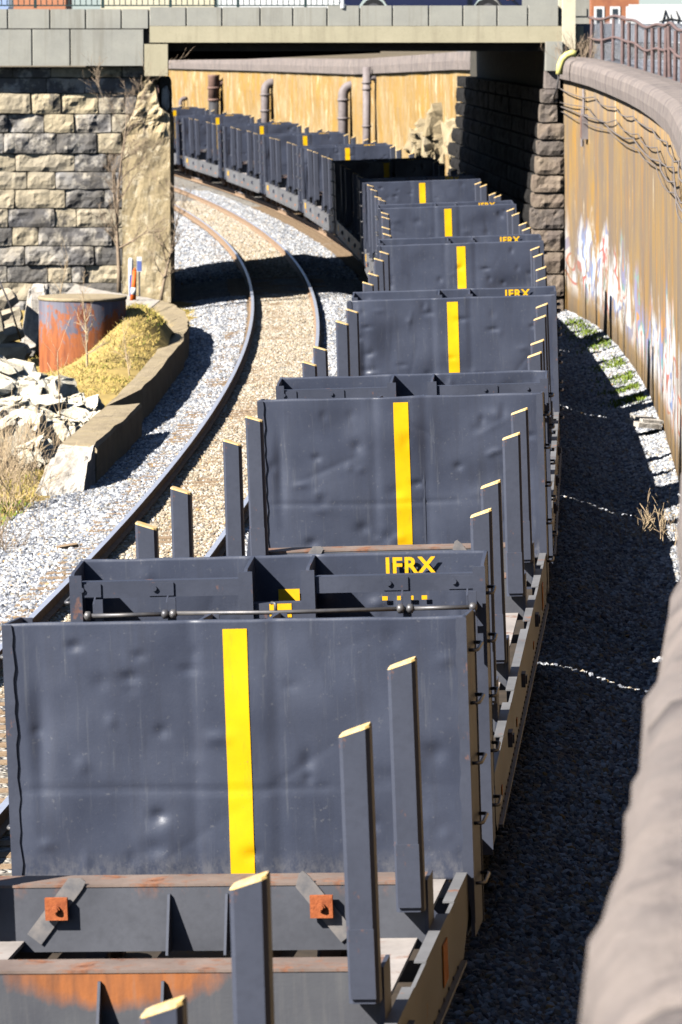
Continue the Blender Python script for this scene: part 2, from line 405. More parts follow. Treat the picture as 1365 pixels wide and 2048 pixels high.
def obj(name, mesh, parent=None, loc=(0, 0, 0), rot=(0, 0, 0), scale=None, **tags):
    o = bpy.data.objects.new(name, mesh); COL.objects.link(o)
    o.location = loc; o.rotation_euler = rot
    if scale: o.scale = scale
    if parent: o.parent = parent
    for k, v in tags.items():
        if v is not None: o[k] = v
    return o
def thing(name, label, cat, loc=(0, 0, 0), rot=(0, 0, 0), group=None):
    return obj(name, None, None, loc, rot, label=label, category=cat, group=group)
def nz(p, s=1.0, seed=0.0):
    return mnoise.noise(Vector((p[0] * s + seed, p[1] * s + seed * 1.7, p[2] * s - seed)))
def nv(p, s=1.0, seed=0.0):
    return mnoise.noise_vector(Vector((p[0] * s + seed, p[1] * s - seed, p[2] * s + seed * .3)))

def rock_mesh(name, size, mat, seed, rough=.22, sub=3, blocky=.55):
    bm = bmesh.new()
    bmesh.ops.create_icosphere(bm, subdivisions=sub, radius=1)
    for v in bm.verts:
        p = v.co.copy()
        c = Vector([math.copysign(abs(q) ** blocky, q) for q in p])
        c = c * (1 + rough * nz(p, 1.7, seed)) + nv(p, 2.6, seed) * rough * .45 + nv(p, 6.5, seed) * rough * .2
        v.co = Vector((c.x * size[0], c.y * size[1], c.z * size[2]))
    m = bpy.data.meshes.new(name); bm.to_mesh(m); bm.free(); m.materials.append(M[mat]); return m

def block_mesh(name, w, dpt, h, mat, seed, rough=.03, bev=.03, cell=.09):
    """rock-faced ashlar: -y face bulges and is broken, edges rounded; origin at the front lower left"""
    nx, nzv = max(3, int(w / cell)), max(3, int(h / cell))
    mb = MB(); vs_ = []
    for j in range(nzv + 1):
        for i in range(nx + 1):
            u, v = i / nx, j / nzv
            x, z = u * w, v * h
            e = min(x, w - x, z, h - z)
            yy = -rough * .3 * min(1, e / .06) - (rough * 2.4 * nz((x, z, 0), 2.2, seed) + rough * 1.2 * nz((x, z, 0), 6.5, seed)) * (1 if e > 0.01 else .4)
            k = .018 * nz((x, z, 3), 3, seed)
            edge = (i in (0, nx)) + (j in (0, nzv))
            if edge == 2:
                x += (bev * .6 if i == 0 else -bev * .6); z += (bev * .6 if j == 0 else -bev * .6)
            vs_.append((x + k, yy + (bev if edge else 0), z + k))
    fs = [(j * (nx + 1) + i, j * (nx + 1) + i + 1, (j + 1) * (nx + 1) + i + 1, (j + 1) * (nx + 1) + i) for j in range(nzv) for i in range(nx)]
    mb.add(vs_, fs)
    # sides: extrude border back
    border = [i for i in range(nx + 1)] + [j * (nx + 1) + nx for j in range(1, nzv + 1)] + \
             [nzv * (nx + 1) + i for i in range(nx - 1, -1, -1)] + [j * (nx + 1) for j in range(nzv - 1, 0, -1)]
    o = len(mb.v)
    mb.v += [(mb.v[b][0], dpt, mb.v[b][2]) for b in border]
    nb = len(border)
    for a in range(nb):
        b = (a + 1) % nb
        mb.f.append((border[a], o + a, o + b, border[b])); mb.mi.append(0)
    mb.f.append(tuple(o + a for a in range(nb))); mb.mi.append(0)
    return mb.mesh(name, mat)

# ------------------------------------------------------------------ ground
LATZ = [(-40, -.9), (-9, -.55), (-6.2, -.42), (-5.3, -.30), (-5.0, -.27), (-2.3, -.15), (-1.8, -.27), (-1.35, -.27), (1.35, -.16), (1.75, -.24), (2.4, -.52), (3.0, -.48), (3.7, -.26), (9, -.26), (60, -.5)]
def gz(lat):
    for (a, za), (b, zb) in zip(LATZ, LATZ[1:]):
        if a <= lat <= b: return za + (zb - za) * (lat - a) / (b - a)
    return -.9
def strip_mesh(name, lats, ys, zfun, mat, smooth=True):
    mb = MB(); n = len(lats); vs_ = []
    for y in ys:
        for la in lats:
            p = tpos(y, la); p.z = zfun(la, y, p); vs_.append(p)
    mb.add(vs_, [(j * n + i, j * n + i + 1, (j + 1) * n + i + 1, (j + 1) * n + i) for j in range(len(ys) - 1) for i in range(n - 1)])
    return mb.mesh(name, mat, smooth)
def grange(a, b, s):
    n = max(1, int(round((b - a) / s))); return [a + (b - a) * i / n for i in range(n + 1)]
lats = [-40, -20, -12, -9, -7.5] + grange(-6.5, 4.2, .25) + [6, 9, 20, 60]
yss = grange(-20, 20, 4) + grange(21, 140, .5)[0:] + grange(142, 270, 2)
obj('ground', strip_mesh('ground', lats, yss, lambda la, y, p: gz(la) + .03 * nz(p, .9) + .02 * nz(p, 3), 'ballast'), kind='structure')
mb = MB(); mb.box(-2500, 2500, -800, 3500, -3.4, -3.0)
obj('terrain', mb.mesh('terrain', 'earth'), kind='structure')

# ------------------------------------------------------------------ tracks
def rail_mesh(name, lat_c, side, y0, y1, step=1.5):
    prof = [(-.035, .0), (.035, .0), (.036, -.035), (.012, -.05), (.010, -.135), (.07, -.155), (.07, -.17), (-.07, -.17), (-.07, -.155), (-.010, -.135), (-.012, -.05), (-.036, -.035)]
    mb = MB(); n = len(prof); ys = grange(y0, y1, step); vs_ = []
    for y in ys:
        for px, pz in prof:
            la = lat_c + side * .7525 + px
            vs_.append(tpos(y, la, pz + math.sin(CANT) * side * .7525))
    fs = []; mi = []
    for j in range(len(ys) - 1):
        for i in range(n):
            fs.append((j * n + i, j * n + (i + 1) % n, (j + 1) * n + (i + 1) % n, (j + 1) * n + i)); mi.append(1 if i == 0 else 0)
    mb.v = [tuple(p) for p in vs_]; mb.f = fs; mb.mi = mi
    return mb.mesh(name, ['rail', 'railhead'])
tie_mesh = None
def make_track(lat_c, label, ties):
    global tie_mesh
    t = thing('railway_track', label, 'railway track')
    for sd in (-1, 1): obj('rail', rail_mesh('rail', lat_c, sd, 8, 262), t)
    if tie_mesh is None:
        mb = MB(); nx = 8
        for i in range(nx):
            a, b = -1.3 + 2.6 * i / nx, -1.3 + 2.6 * (i + 1) / nx
            mb.box(a, b, -.115, .115, -.18, .0 + .008 * nz((i, 3, 1), 1.3))
        tie_mesh = mb.mesh('tie', 'tie')
    rr = random.Random(3)
    for y in grange(*ties, .52):
        p = tpos(y, lat_c + rr.uniform(-.04, .04), -.172 - .03)
        o = obj('tie', tie_mesh, t, p, (0, -CANT, -math.atan(slope(y)) + rr.uniform(-.015, .015)))
make_track(TRACK2, 'empty curved railway track with polished rails beside the train', (30, 165))
make_track(0.0, 'curved railway track that the flat car train stands on', (86, 168))

# ------------------------------------------------------------------ bulkhead flat cars
DLEN = 13.9
def dent_fn(seed):
    rr = random.Random(seed)
    dents = []
    for _ in range(34):
        dents.append((rr.uniform(-1.4, 1.4), rr.uniform(1.1, 2.65), rr.uniform(.022, .075), rr.uniform(.022, .06), rr.choice((1, 1, -.7)) * rr.uniform(.008, .024)))
    for _ in range(9):
        dents.append((rr.uniform(-1.3, 1.3), rr.uniform(1.1, 2.5), rr.uniform(.15, .4), rr.uniform(.15, .35), rr.uniform(-.034, .034)))
    dents.append((-1.28, rr.uniform(1.7, 2.2), .05, .35, .03)); dents.append((1.2, rr.uniform(1.3, 2.0), .12, .2, .02))
    creases = []
    for _ in range(7):
        creases.append((rr.uniform(-1.3, 1.3), rr.uniform(1.15, 2.6), rr.uniform(0, math.pi), rr.uniform(.12, .4), rr.uniform(.018, .04), rr.uniform(-.012, .012)))
    def f(x, z):
        y = 0.0
        for cx, cz, an, ln, wd, a in creases:
            u = (x - cx) * math.cos(an) + (z - cz) * math.sin(an); v = -(x - cx) * math.sin(an) + (z - cz) * math.cos(an)
            if abs(u) < ln * 1.6 and abs(v) < .3: y += a * math.exp(-(u / ln) ** 2 - abs(v) / wd)
        y += .020 * mnoise.noise(Vector((x * 1.1 + seed, z * 1.3, seed))) + .009 * mnoise.noise(Vector((x * 3.2, z * 3.4, seed * 2.3)))
        for cx, cz, sx, sz, a in dents:
            q = ((x - cx) / sx) ** 2 + ((z - cz) / sz) ** 2
            if q < 8: y += a * math.exp(-q * .5 * 1.6)
        # plate stands proud where it is welded to the two middle posts
        b = 1 / (1 + math.exp(-(x + .27) * 60)) - 1 / (1 + math.exp(-(x - .25) * 60))
        y -= .012 * b
        y += .010 * (math.exp(-((x + .27) / .05) ** 2) + math.exp(-((x - .25) / .05) ** 2)) * .8
        y += .007 * math.exp(-((z - 1.63 - .01 * math.sin(x * 3 + seed)) / .022) ** 2) * (1 if x < .6 else .3)
        edge = min(1, (1.46 - abs(x)) / .12)
        return y * max(0, edge)
    return f
def plate_mesh(name, seed):
    f = dent_fn(seed); nx, nzv = 124, 72; mb = MB()
    for side, off in ((0, 0), (1, .016)):
        vs_ = []
        for j in range(nzv + 1):
            for i in range(nx + 1):
                x = -1.5 + 3.0 * i / nx; z = 1.0 + 1.75 * j / nzv
                zz = z + (.012 * mnoise.noise(Vector((x * 2.2, seed, 0))) if j == nzv else 0)
                vs_.append((x, f(x, z) + off, zz))
        mb.add(vs_, [(j * (nx + 1) + i, j * (nx + 1) + i + 1, (j + 1) * (nx + 1) + i + 1, (j + 1) * (nx + 1) + i)[::-1 if side else 1] for j in range(nzv) for i in range(nx)])
    N = (nx + 1) * (nzv + 1)
    bd = [i for i in range(nx + 1)] + [j * (nx + 1) + nx for j in range(1, nzv + 1)] + [nzv * (nx + 1) + i for i in range(nx - 1, -1, -1)] + [j * (nx + 1) for j in range(nzv - 1, 0, -1)]
    for a in range(len(bd)):
        b = (a + 1) % len(bd)
        mb.f.append((bd[a], bd[a] + N, bd[b] + N, bd[b])); mb.mi.append(0)
    m = mb.mesh(name, 'plate', True)
    # stripe follows the plate
    sb = MB(); vs_ = []; rows = 60
    for j in range(rows + 1):
        z = 1.02 + (2.69 - 1.02) * j / rows
        for i in range(5):
            x = .012 + -.078 + .156 * i / 4
            vs_.append((x, f(x, z) - .005, z))
    sb.add(vs_, [(j * 5 + i, j * 5 + i + 1, (j + 1) * 5 + i + 1, (j + 1) * 5 + i) for j in range(rows) for i in range(4)])
    return m, sb.mesh(name + '_stripe', 'yellow', True)
PLATES = [plate_mesh('bulkhead_plate', 11 + 7 * k) for k in range(5)]
PDEP = .6
def post_mesh(x, flip):
    mb = MB()
    mb.prism([(x - .012, .02, .62), (x - .012, PDEP, .62), (x - .012, PDEP, 2.70), (x - .012, PDEP - .06, 2.72), (x - .012, .02, 2.745)], (.024, 0, 0))
    fx0, fx1 = (x - .05, x + .05) if abs(x) < 1 else ((x - .07, x + .02) if x > 0 else (x - .02, x + .07))
    mb.box(fx0, fx1, PDEP + .001, PDEP + .022, .60, 2.705)
    return mb.mesh('post', 'paint')
POSTX = (-1.487, -.225, .225, 1.487)
POSTS = [post_mesh(x, 0) for x in POSTX]
def bm_beam(x0, x1):
    mb = MB(); mb.box(x0, x1, PDEP - .10, PDEP - .004, 2.535, 2.655); return mb.mesh('crossbeam', 'paint')
BEAMS = [bm_beam(-1.43, -.24), bm_beam(.24, 1.43)]
mb = MB(); mb.box(-.225 + .013, .225 - .013, PDEP - .12, PDEP - .01, 2.36, 2.47); TIEBAR = mb.mesh('middle_tie_bar', 'paint')
mb = MB(); mb.box(-.10, .06, PDEP - .0095, PDEP - .006, 2.365, 2.465); TIEMARK = mb.mesh('yellow_mark', 'letter')
mb = MB(); mb.box(-.113, .043, .036, .04, 2.0, 2.50); OUTMARK = mb.mesh('outer_stripe', 'letter')
mb = MB()
jag = [(1.435 + .006 * math.sin(k * 2.1) + .004 * math.sin(k * 5.3), -.016, 1.0 + 1.74 * k / 24) for k in range(25)]
mb.prism(jag + [(1.503, -.016, 2.74), (1.503, -.016, 1.0)], (0, .012, 0))
mb.prism([(1.45, -.012, 1.0), (1.505, -.012, 1.0), (1.505, -.012, .72), (1.49, -.012, .72)], (0, .012, 0))
FLANGE_R = mb.mesh('side_flange', 'paint')
mb2 = MB(); mb2.v = [(-x, y, z) for x, y, z in mb.v]; mb2.f = [f[::-1] for f in mb.f]; mb2.mi = mb.mi
FLANGE_L = mb2.mesh('side_flange', 'paint')
mb = MB()
mb.tube([(1.50, .17, 0), (1.545, .17, 0), (1.555, .20, 0), (1.555, .50, 0), (1.545, .53, 0), (1.50, .53, 0)], .013, 6)
RUNG = mb.mesh('grab_iron', 'steel', True)
mb = MB()
mb.tube([(-1.42, PDEP + .16, 2.44), (-.97, PDEP + .16, 2.44)], .016, 8); mb.tube([(-.90, PDEP + .16, 2.44), (0, PDEP + .165, 2.435), (.74, PDEP + .16, 2.445)], .016, 8)
mb.tube([(.80, PDEP + .16, 2.44), (1.36, PDEP + .16, 2.44)], .016, 8)
for x in (-1.42, -.97, -.90, .74, .80, 1.36):
    mb.tube([(x - .03, PDEP + .16, 2.44), (x - .015, PDEP + .16, 2.44), (x + .015, PDEP + .16, 2.44), (x + .03, PDEP + .16, 2.44)], [.012, .034, .034, .012], 8)
mb.tube([(.0, PDEP + .16, 2.43), (.0, PDEP + .16, 2.50), (.03, PDEP + .14, 2.50)], .014, 6)
mb.tube([(-.01, PDEP + .16, 2.43), (-.07, PDEP + .14, 2.33)], .012, 6); mb.tube([(.01, PDEP + .16, 2.43), (.06, PDEP + .14, 2.33)], .012, 6)
ROD = mb.mesh('uncoupling_rod', 'steel', True)
def bracket_mesh(x):
    mb = MB()
    mb.box(x - .045, x - .005 + .02, PDEP + .10, PDEP + .13, 2.10, 2.54)
    mb.prism([(x + .018, PDEP - .003, 2.55), (x + .018, PDEP + .11, 2.51), (x + .018, PDEP + .11, 2.40), (x + .018, PDEP - .003, 2.45)], (.012, 0, 0))
    mb.box(x - .02, x + .16, PDEP - .003, PDEP + .008, 2.545, 2.64)
    mb.tube([(x + .12, PDEP + .005, 2.60), (x + .12, PDEP + .025, 2.60)], .02, 8)
    return mb.mesh('rod_bracket', 'paint')
BRK = [bracket_mesh(x) for x in (-1.40, -.93, .77, 1.30)]
def text_mesh(body, size):
    cu = bpy.data.curves.new('lettering', 'FONT'); cu.body = body; cu.size = size; cu.extrude = .002; cu.offset = size * .03
    cu.space_character = 1.12; cu.align_x = 'CENTER'
    o = bpy.data.objects.new('lettering', cu); COL.objects.link(o)
    dg = bpy.context.evaluated_depsgraph_get(); me = bpy.data.meshes.new_from_object(o.evaluated_get(dg))
    bpy.data.objects.remove(o); me.materials.clear(); me.materials.append(M['letter']); return me
IFRX = text_mesh('IFRX', .165)
mb = MB()
for x0, x1 in ((.72, .76), (.82, .94), (1.01, 1.05)): mb.box(x0, x1, PDEP - .0035, PDEP + .0, 2.50, 2.52)
# the small yellow fragments sit on the plate behind the beam
mb = MB()
for x0, x1 in ((-1.05, -1.01), (-.95, -.83), (-.76, -.72)): mb.box(x0, x1, .036, .04, 2.40, 2.43)
FRAG = mb.mesh('lettering_fragment', 'letter')

def stake_mesh(sd):
    w, dp, c = .172, .15, .022; mb = MB(); x0, x1, y0, y1 = -w / 2, w / 2, -dp / 2, dp / 2
    ring = [(x0 + c, y0), (x1 - c, y0), (x1, y0 + c), (x1, y1 - c), (x1 - c, y1), (x0 + c, y1), (x0, y1 - c), (x0, y0 + c)]
    def top(x): return 2.715 + sd * x * .32
    lo = [(x, y, 1.20) for x, y in ring]; hi = [(x, y, top(x)) for x, y in ring]
    n = 8
    mb.add(lo + hi, [tuple(range(n))[::-1], tuple(range(n, 2 * n))] + [(i, (i + 1) % n, (i + 1) % n + n, i + n) for i in range(n)])
    cp = MB(); s = 1.0
    cp.add([(x * s, y * s, top(x) + .001) for x, y in ring] + [(x * .93, y * .93, top(x) + .014) for x, y in ring],
           [tuple(range(n, 2 * n))] + [(i, (i + 1) % n, (i + 1) % n + n, i + n) for i in range(n)])
    g = MB()
    e = sd * (w / 2 + .001)
    g.prism([(e, -.012, 1.04), (sd * .165, -.012, 1.04), (sd * .16, -.012, 1.12), (e + sd * .012, -.012, 1.60), (e, -.012, 1.60)], (0, .024, 0))
    return mb.mesh('stake', 'stake'), cp.mesh('yellow_cap', 'cap'), g.mesh('stake_gusset', 'paint')
STAKE = {sd: stake_mesh(sd) for sd in (-1, 1)}
mb = MB(); mb.box(-.07, .07, -.092, -.0755, 1.23, 1.62); SBRK = mb.mesh('face_plate', 'stake')

mb = MB()
mb.box(-1.40, 1.40, -.15, .15, .94, 1.345, 0)
mb.box(-1.40, 1.40, -.155, .155, 1.3455, 1.362, 1)
BOL = mb.mesh('bolster', ['bolster', 'bolster_top']); BOL2 = mb.mesh('bolster', ['bolster_stain', 'bolster_top'])
mb = MB(); mb.box(-.012, .012, -.165, .165, .84, 1.372); BEND = mb.mesh('bolster_end_plate', 'paint')
mb = MB(); mb.prism([(-.008, -.151, 1.30), (-.008, -.17, 1.30), (-.008, -.33, .95), (-.008, -.151, .95)], (.016, 0, 0)); FIN = mb.mesh('stiffener_fin', 'paint')
mb = MB(); mb.box(-.055, .055, -.012, .0, -.25, .19); mb.prism([(-.055, -.012, .19), (.055, -.012, .19), (.045, -.012, .24), (.01, -.012, .24)], (0, .012, 0)); STRAP = mb.mesh('holding_strap', 'strap')
mb = MB(); mb.box(-.07, .07, -.045, -.014, -.07, .07); mb.tube([(0, -.046, 0), (0, -.065, 0)], .026, 8); mb.tube([(0, -.065, 0), (0, -.075, 0)], .015, 8); BLOCK = mb.mesh('clamp_block', 'rustblock')

mb = MB(); mb.box(1.1, 1.35, -.2, DLEN + .2, .985, 1.01); mb.box(-1.35, -1.1, -.2, DLEN + .2, .985, 1.01); DECK = mb.mesh('deck', 'deck')
mb = MB(); mb.box(-1.468, -.352, .1, DLEN - .1, .66, .69); mb.box(.352, 1.468, .1, DLEN - .1, .66, .69); FPAN = mb.mesh('floor_pan', 'under')
mb = MB(); mb.box(-.35, .35, -.4, DLEN + .4, .42, .80); CSILL = mb.mesh('center_sill', 'under')
def sill_mesh(sd):
    mb = MB()
    a, b = (1.47, 1.495) if sd > 0 else (-1.495, -1.47)
    mb.prism([(a, .45, .58), (a, DLEN - .45, .58), (a, DLEN - .02, .78), (a, DLEN - .02, 1.05), (a, .02, 1.05), (a, .02, .78)], (.025, 0, 0))
    a, b = (1.425, 1.497) if sd > 0 else (-1.497, -1.425)
    for y0, y1 in ((.03, 1.2), (1.9, 3.6), (4.3, 8.0), (8.6, 10.4), (11.1, 12.5), (12.9, 13.85)):
        mb.box(a, b, y0, y1, 1.0515, 1.064)
    a, b = (1.495, 1.53) if sd > 0 else (-1.53, -1.495)
    mb.box(a, b, .6, DLEN - .6, .575, .60)
    for k in range(40):
        y = .9 + k * .31
        mb.box(a if sd > 0 else b - .012, a + .012 if sd > 0 else b, y, y + .02, .605, .625)
    return mb.mesh('side_sill', 'sill')
SILL = {sd: sill_mesh(sd) for sd in (-1, 1)}
mb = MB(); mb.box(-.004, .004, -.05, .05, -.035, .035); REFL = mb.mesh('reflector', 'orange')
mb = MB(); mb.box(-.004, .004, -.2, .2, -.09, .09); PLAC = mb.mesh('data_panel', 'letter')
mb = MB(); mb.box(-.004, .004, -.14, .14, -.13, .13); OLAB = mb.mesh('orange_label', 'orange')
mb = MB(); mb.box(-.02, .03, -.09, .09, -.06, .06); mb.box(.03, .045, -.05, .05, -.035, .035); HOOK = mb.mesh('tie_down_lug', 'paint')
mb = MB(); mb.box(-1.48, 1.48, .03, .56, .62, .60 + .28); mb.box(-1.3, 1.3, .561, .85, .80, .86); ESILL = mb.mesh('end_sill', 'paint')  # second box: plate added past the sill to narrow the sunlit strip
mb = MB(); mb.box(-.11, .11, .5, 1.15, .60, .82); mb.prism([(-.16, 1.15, .58), (.16, 1.15, .58), (.20, 1.30, .58), (.06, 1.42, .58), (-.18, 1.36, .58)], (0, 0, .28)); COUP = mb.mesh('coupler', 'truck')
def wheel_mesh():
    mb = MB(); seg = 24; prof = [(0, -.02), (.12, -.05), (.30, -.01), (.36, -.05), (.42, -.06), (.43, .05), (.455, .06), (.455, .085), (.36, .08), (.30, .03), (.12, .06), (0, .05)]
    o = []
    for r, xx in prof:
        o.append([(xx, r * math.cos(2 * math.pi * k / seg), r * math.sin(2 * math.pi * k / seg)) for k in range(seg)])
    vs_ = [p for ring in o for p in ring]
    mb.add(vs_, [(j * seg + k, j * seg + (k + 1) % seg, (j + 1) * seg + (k + 1) % seg, (j + 1) * seg + k) for j in range(len(prof) - 1) for k in range(seg)])
    return mb.mesh('wheel', 'wheel', True)
WHEEL = wheel_mesh()
mb = MB()
fr = [(-1.12, .62), (-.95, .70), (-.55, .62), (-.35, .78), (.35, .78), (.55, .62), (.95, .70), (1.12, .62), (1.12, .36), (.92, .30), (.72, .40), (.38, .20), (-.38, .20), (-.72, .40), (-.92, .30), (-1.12, .36)]
mb.prism([(0, y, z) for y, z in fr], (.14, 0, 0))
for y in (-.89, .89):
    mb.tube([(-.02, y, .46), (.18, y, .46), (.20, y, .46)], [.15, .15, .10], 12)
for y in (-.2, -.05, .1, .22): mb.tube([(.02, y - .01, .34), (.02, y - .01, .70)], .055, 8)
SIDEF = mb.mesh('side_frame', 'truck')
mb = MB(); mb.tube([(-.7, 0, .46), (.7, 0, .46)], .08, 10); AXLE = mb.mesh('axle', 'wheel')
mb = MB(); mb.box(-.95, .95, -.2, .2, .42, .60); TBOL = mb.mesh('truck_bolster', 'under')

FARY = [28.3, 45.7, 62.6, 78.6, 95.0, 110.9, 127.6, 143.3, 159.3, 175.3, 191.9, 209.0, 226.0]
CARLAB = [
    'dark grey bulkhead flat car with orange clamp blocks and rusty bolsters, last of the train',
    'dark grey flat car coupled to the last car, yellow letters above a long rod',
    'dark grey flat car, third from the end of the train',
    'dark grey flat car, fourth from the end of the train',
    'dark grey flat car, third car before the bridge, beside the graffiti wall',
    'dark grey flat car just before the bridge, beside the stone quoins',
    'flat car standing in the black shadow under the bridge',
    'first flat car that stands in sunlight beyond the bridge',
    'second flat car beyond the bridge, below the tall straight pipe',
    'third flat car beyond the bridge, in front of the gooseneck pipe',
    'fourth flat car beyond the bridge, near the thin gooseneck pipe',
    'fifth flat car beyond the bridge, below the thick rusty pipe',
    'sixth flat car beyond the bridge, half hidden behind the concrete pier']
STAKEY = (1.95, 4.45, 8.9, 11.3)

def make_bulkhead(car, y, near, var, tlow, n):
    pm, sm = PLATES[var]
    b = obj('bulkhead', pm, car, (0, y, 0), (0, 0, math.pi if near else 0))
    obj('stripe', sm, b)
    for p in POSTS: obj('post', p, b)
    for p in BEAMS: obj('crossbeam', p, b)
    obj('middle_tie_bar', TIEBAR, b); obj('side_flange', FLANGE_R, b); obj('side_flange', FLANGE_L, b)
    for sd in (-1, 1):
        for z in (.95, 1.35, 1.75, 2.15, 2.5):
            o = obj('grab_iron', RUNG, b, (0, 0, z))
            if sd < 0: o.scale = (-1, 1, 1)
    if near:
        obj('uncoupling_rod', ROD, b, (0, 0, -.01))
        for k in BRK: obj('rod_bracket', k, b)
        obj('yellow_mark', TIEMARK, b); obj('outer_stripe', OUTMARK, b)
        # lettering reads from outside; the bulkhead is turned half round, so its outside is local +y
        obj('lettering', IFRX, b, (-.93, .05, 2.60 - tlow), (math.pi / 2, 0, math.pi))
        if n == 1: obj('lettering_fragment', FRAG, b)
    return b

for n, fy in enumerate(FARY):
    # far end plate at fy on the centre line; near end plate 13.9 m back along the chord
    A = tpos(fy); ny = fy - DLEN
    for _ in range(4):
        B = tpos(ny); ny += (A - B).length - DLEN
    B = tpos(ny)
    if n == 0: A = Vector((-.62, fy, 0)); B = A - Vector((.117, .993, 0)).normalized() * DLEN
    dvec = (A - B).normalized()
    hd = math.atan2(dvec.x, dvec.y)
    car = thing('bulkhead_flat_car', CARLAB[n], 'flat car', B, (0, -CANT, -hd), 'bulkhead flat cars of the train')
    far_car = n > 6
    bh = make_bulkhead(car, DLEN, False, n % 5, 0, n)
    if n == 0: bh.scale = (1.022, 1, 1)
    make_bulkhead(car, 0, True, (n * 2 + 3) % 5, .10 if n == 2 else 0, n)
    obj('deck', DECK, car); obj('center_sill', CSILL, car); obj('floor_pan', FPAN, car)
    for sd in (-1, 1):
        s_ = obj('side_sill', SILL[sd], car)
        for y in (1.3, 4.6, 7.0, 9.2, 12.3):
            obj('reflector', REFL, s_, (sd * 1.501, y, .74))
        (obj('data_panel', PLAC, s_, (sd * 1.501, 12.75, .90)) if sd < 0 else obj('orange_label', OLAB, s_, (sd * 1.501, 12.2, .82)))
        for y in (2.9, 6.1, 10.0): obj('tie_down_lug', HOOK, s_, (sd * 1.50, y, .88), (0, 0, 0 if sd > 0 else math.pi))
    for k, dy in enumerate(STAKEY):
        y = DLEN - dy
        bo = obj('bolster', BOL2 if k == 1 else BOL, car, (0, y + .235, 0))
        for sd in (-1, 1): obj('bolster_end_plate', BEND, bo, (sd * 1.413, 0, 0))
        for x in (-.18, .18): obj('stiffener_fin', FIN, bo, (x, 0, 0))
        if k in (0, 3):
            for x, an in ((-.88, R(38)), (.77, R(-38))):
                st = obj('holding_strap', STRAP, bo, (x, -.153, 1.22), (0, an, 0))
                obj('clamp_block', BLOCK, bo, (x, -.165, 1.22))
        for sd in (-1, 1):
            sm_, cm_, gm_ = STAKE[sd]
            st = obj('stake', sm_, car, (sd * 1.335 if not (n == 0 and sd < 0) else -1.415, y, random.uniform(-.02, .02)), (random.uniform(-.008, .008), random.uniform(-.007, .007), random.uniform(-.03, .03)))
            obj('yellow_cap', cm_, st); obj('face_plate', SBRK, st); sd < 0 and obj('stake_gusset', gm_, st)
    gap = fy - DLEN - FARY[n - 1] if n else 0
    if gap > 2.3:
        mb = MB(); mb.box(-1.25, 1.25, -.855 - (gap - 2.05), -.855, .80, .85)  # added plate, sized to the gap, keeps sun off the gravel below
        for k_ in range(6): mb.box(-1.2 + .42 * k_, -1.15 + .42 * k_, -.86 - (gap - 2.06), -.86, .851, .86)
        obj('gap_sun_blocker', mb.mesh('gap_sun_blocker', 'under'), car)
    for yy, rz in ((DLEN, 0), (0, math.pi)):
        obj('end_sill', ESILL, car, (0, yy, 0), (0, 0, rz)); obj('coupler', COUP, car, (0, yy, 0), (0, 0, rz))
    for yy in (2.0, DLEN - 2.0):
        tr = obj('truck', TBOL, car, (0, yy, 0))
        for sd in (-1, 1):
            obj('side_frame', SIDEF, tr, (sd * .98, 0, 0), (0, 0, 0 if sd > 0 else math.pi))
        for wy in (-.89, .89):
            obj('axle', AXLE, tr, (0, wy, 0))
            for sd in (-1, 1): obj('wheel', WHEEL, tr, (sd * .75, wy, .46), (0, 0, 0 if sd < 0 else math.pi))

# ------------------------------------------------------------------ right retaining wall, coping, upper street
WL = [(-8, -1.15, 4.80), (0, -.40, 4.80), (7.9, .46, 4.80), (10.4, .69, 4.80), (15.3, 1.22, 4.82), (25, 1.98, 4.95), (40, 3.18, 5.2), (55, 4.28, 5.40), (66, 4.94, 5.50), (75, 5.36, 5.53), (82, 5.60, 5.57), (88, 5.74, 5.61), (95, 5.80, 5.67), (101, 5.72, 5.76), (106, 5.48, 5.84), (109.2, 5.28, 5.88)]
def wl(y, k):
    for a, b in zip(WL, WL[1:]):
        if a[0] <= y <= b[0]:
            t = (y - a[0]) / (b[0] - a[0]); t2 = t
            return a[k] + (b[k] - a[k]) * t2
    return WL[-1][k] if y > WL[-1][0] else WL[0][k]
wall = thing('retaining_wall', 'tall ochre stained concrete retaining wall with graffiti along its foot, right of the train', 'wall')
ys = grange(-8, 20, .35) + grange(20.6, 109.2, .6)
mb = MB(); zs = [-1.0, .3, 1.4, 2.4, 3.4, 4.3]
vs_ = []
for y in ys:
    for z in zs + [wl(y, 2) - .55]:
        vs_.append((wl(y, 1) + .16 + .008 * nz((0, y, z), .8) + .06 - z * .012, y, z))
    vs_.append((wl(y, 1) + 1.2, y, wl(y, 2) - .55)); vs_.append((wl(y, 1) + 1.2, y, -1.0))
k = len(zs) + 3
mb.add(vs_, [(j * k + i, j * k + (i + 1) % k, (j + 1) * k + (i + 1) % k, (j + 1) * k + i) for j in range(len(ys) - 1) for i in range(k)] + [tuple(range(k)), tuple((len(ys) - 1) * k + i for i in range(k))[::-1]])
obj('wall_face', mb.mesh('wall_face', 'ochre', True), wall)
for yj in (34, 46, 58, 67, 75.5, 84, 92.5, 101):
    mb = MB(); x0 = wl(yj, 1) + .205
    mb.prism([(x0 + .012, yj - .02, -.5), (x0 + .012, yj + .02, -.5), (x0 - .035, yj + .02, wl(yj, 2) - .56), (x0 - .035, yj - .02, wl(yj, 2) - .56)], (.05, 0, 0))
    obj('panel_joint', mb.mesh('panel_joint', 'mortar'), wall)
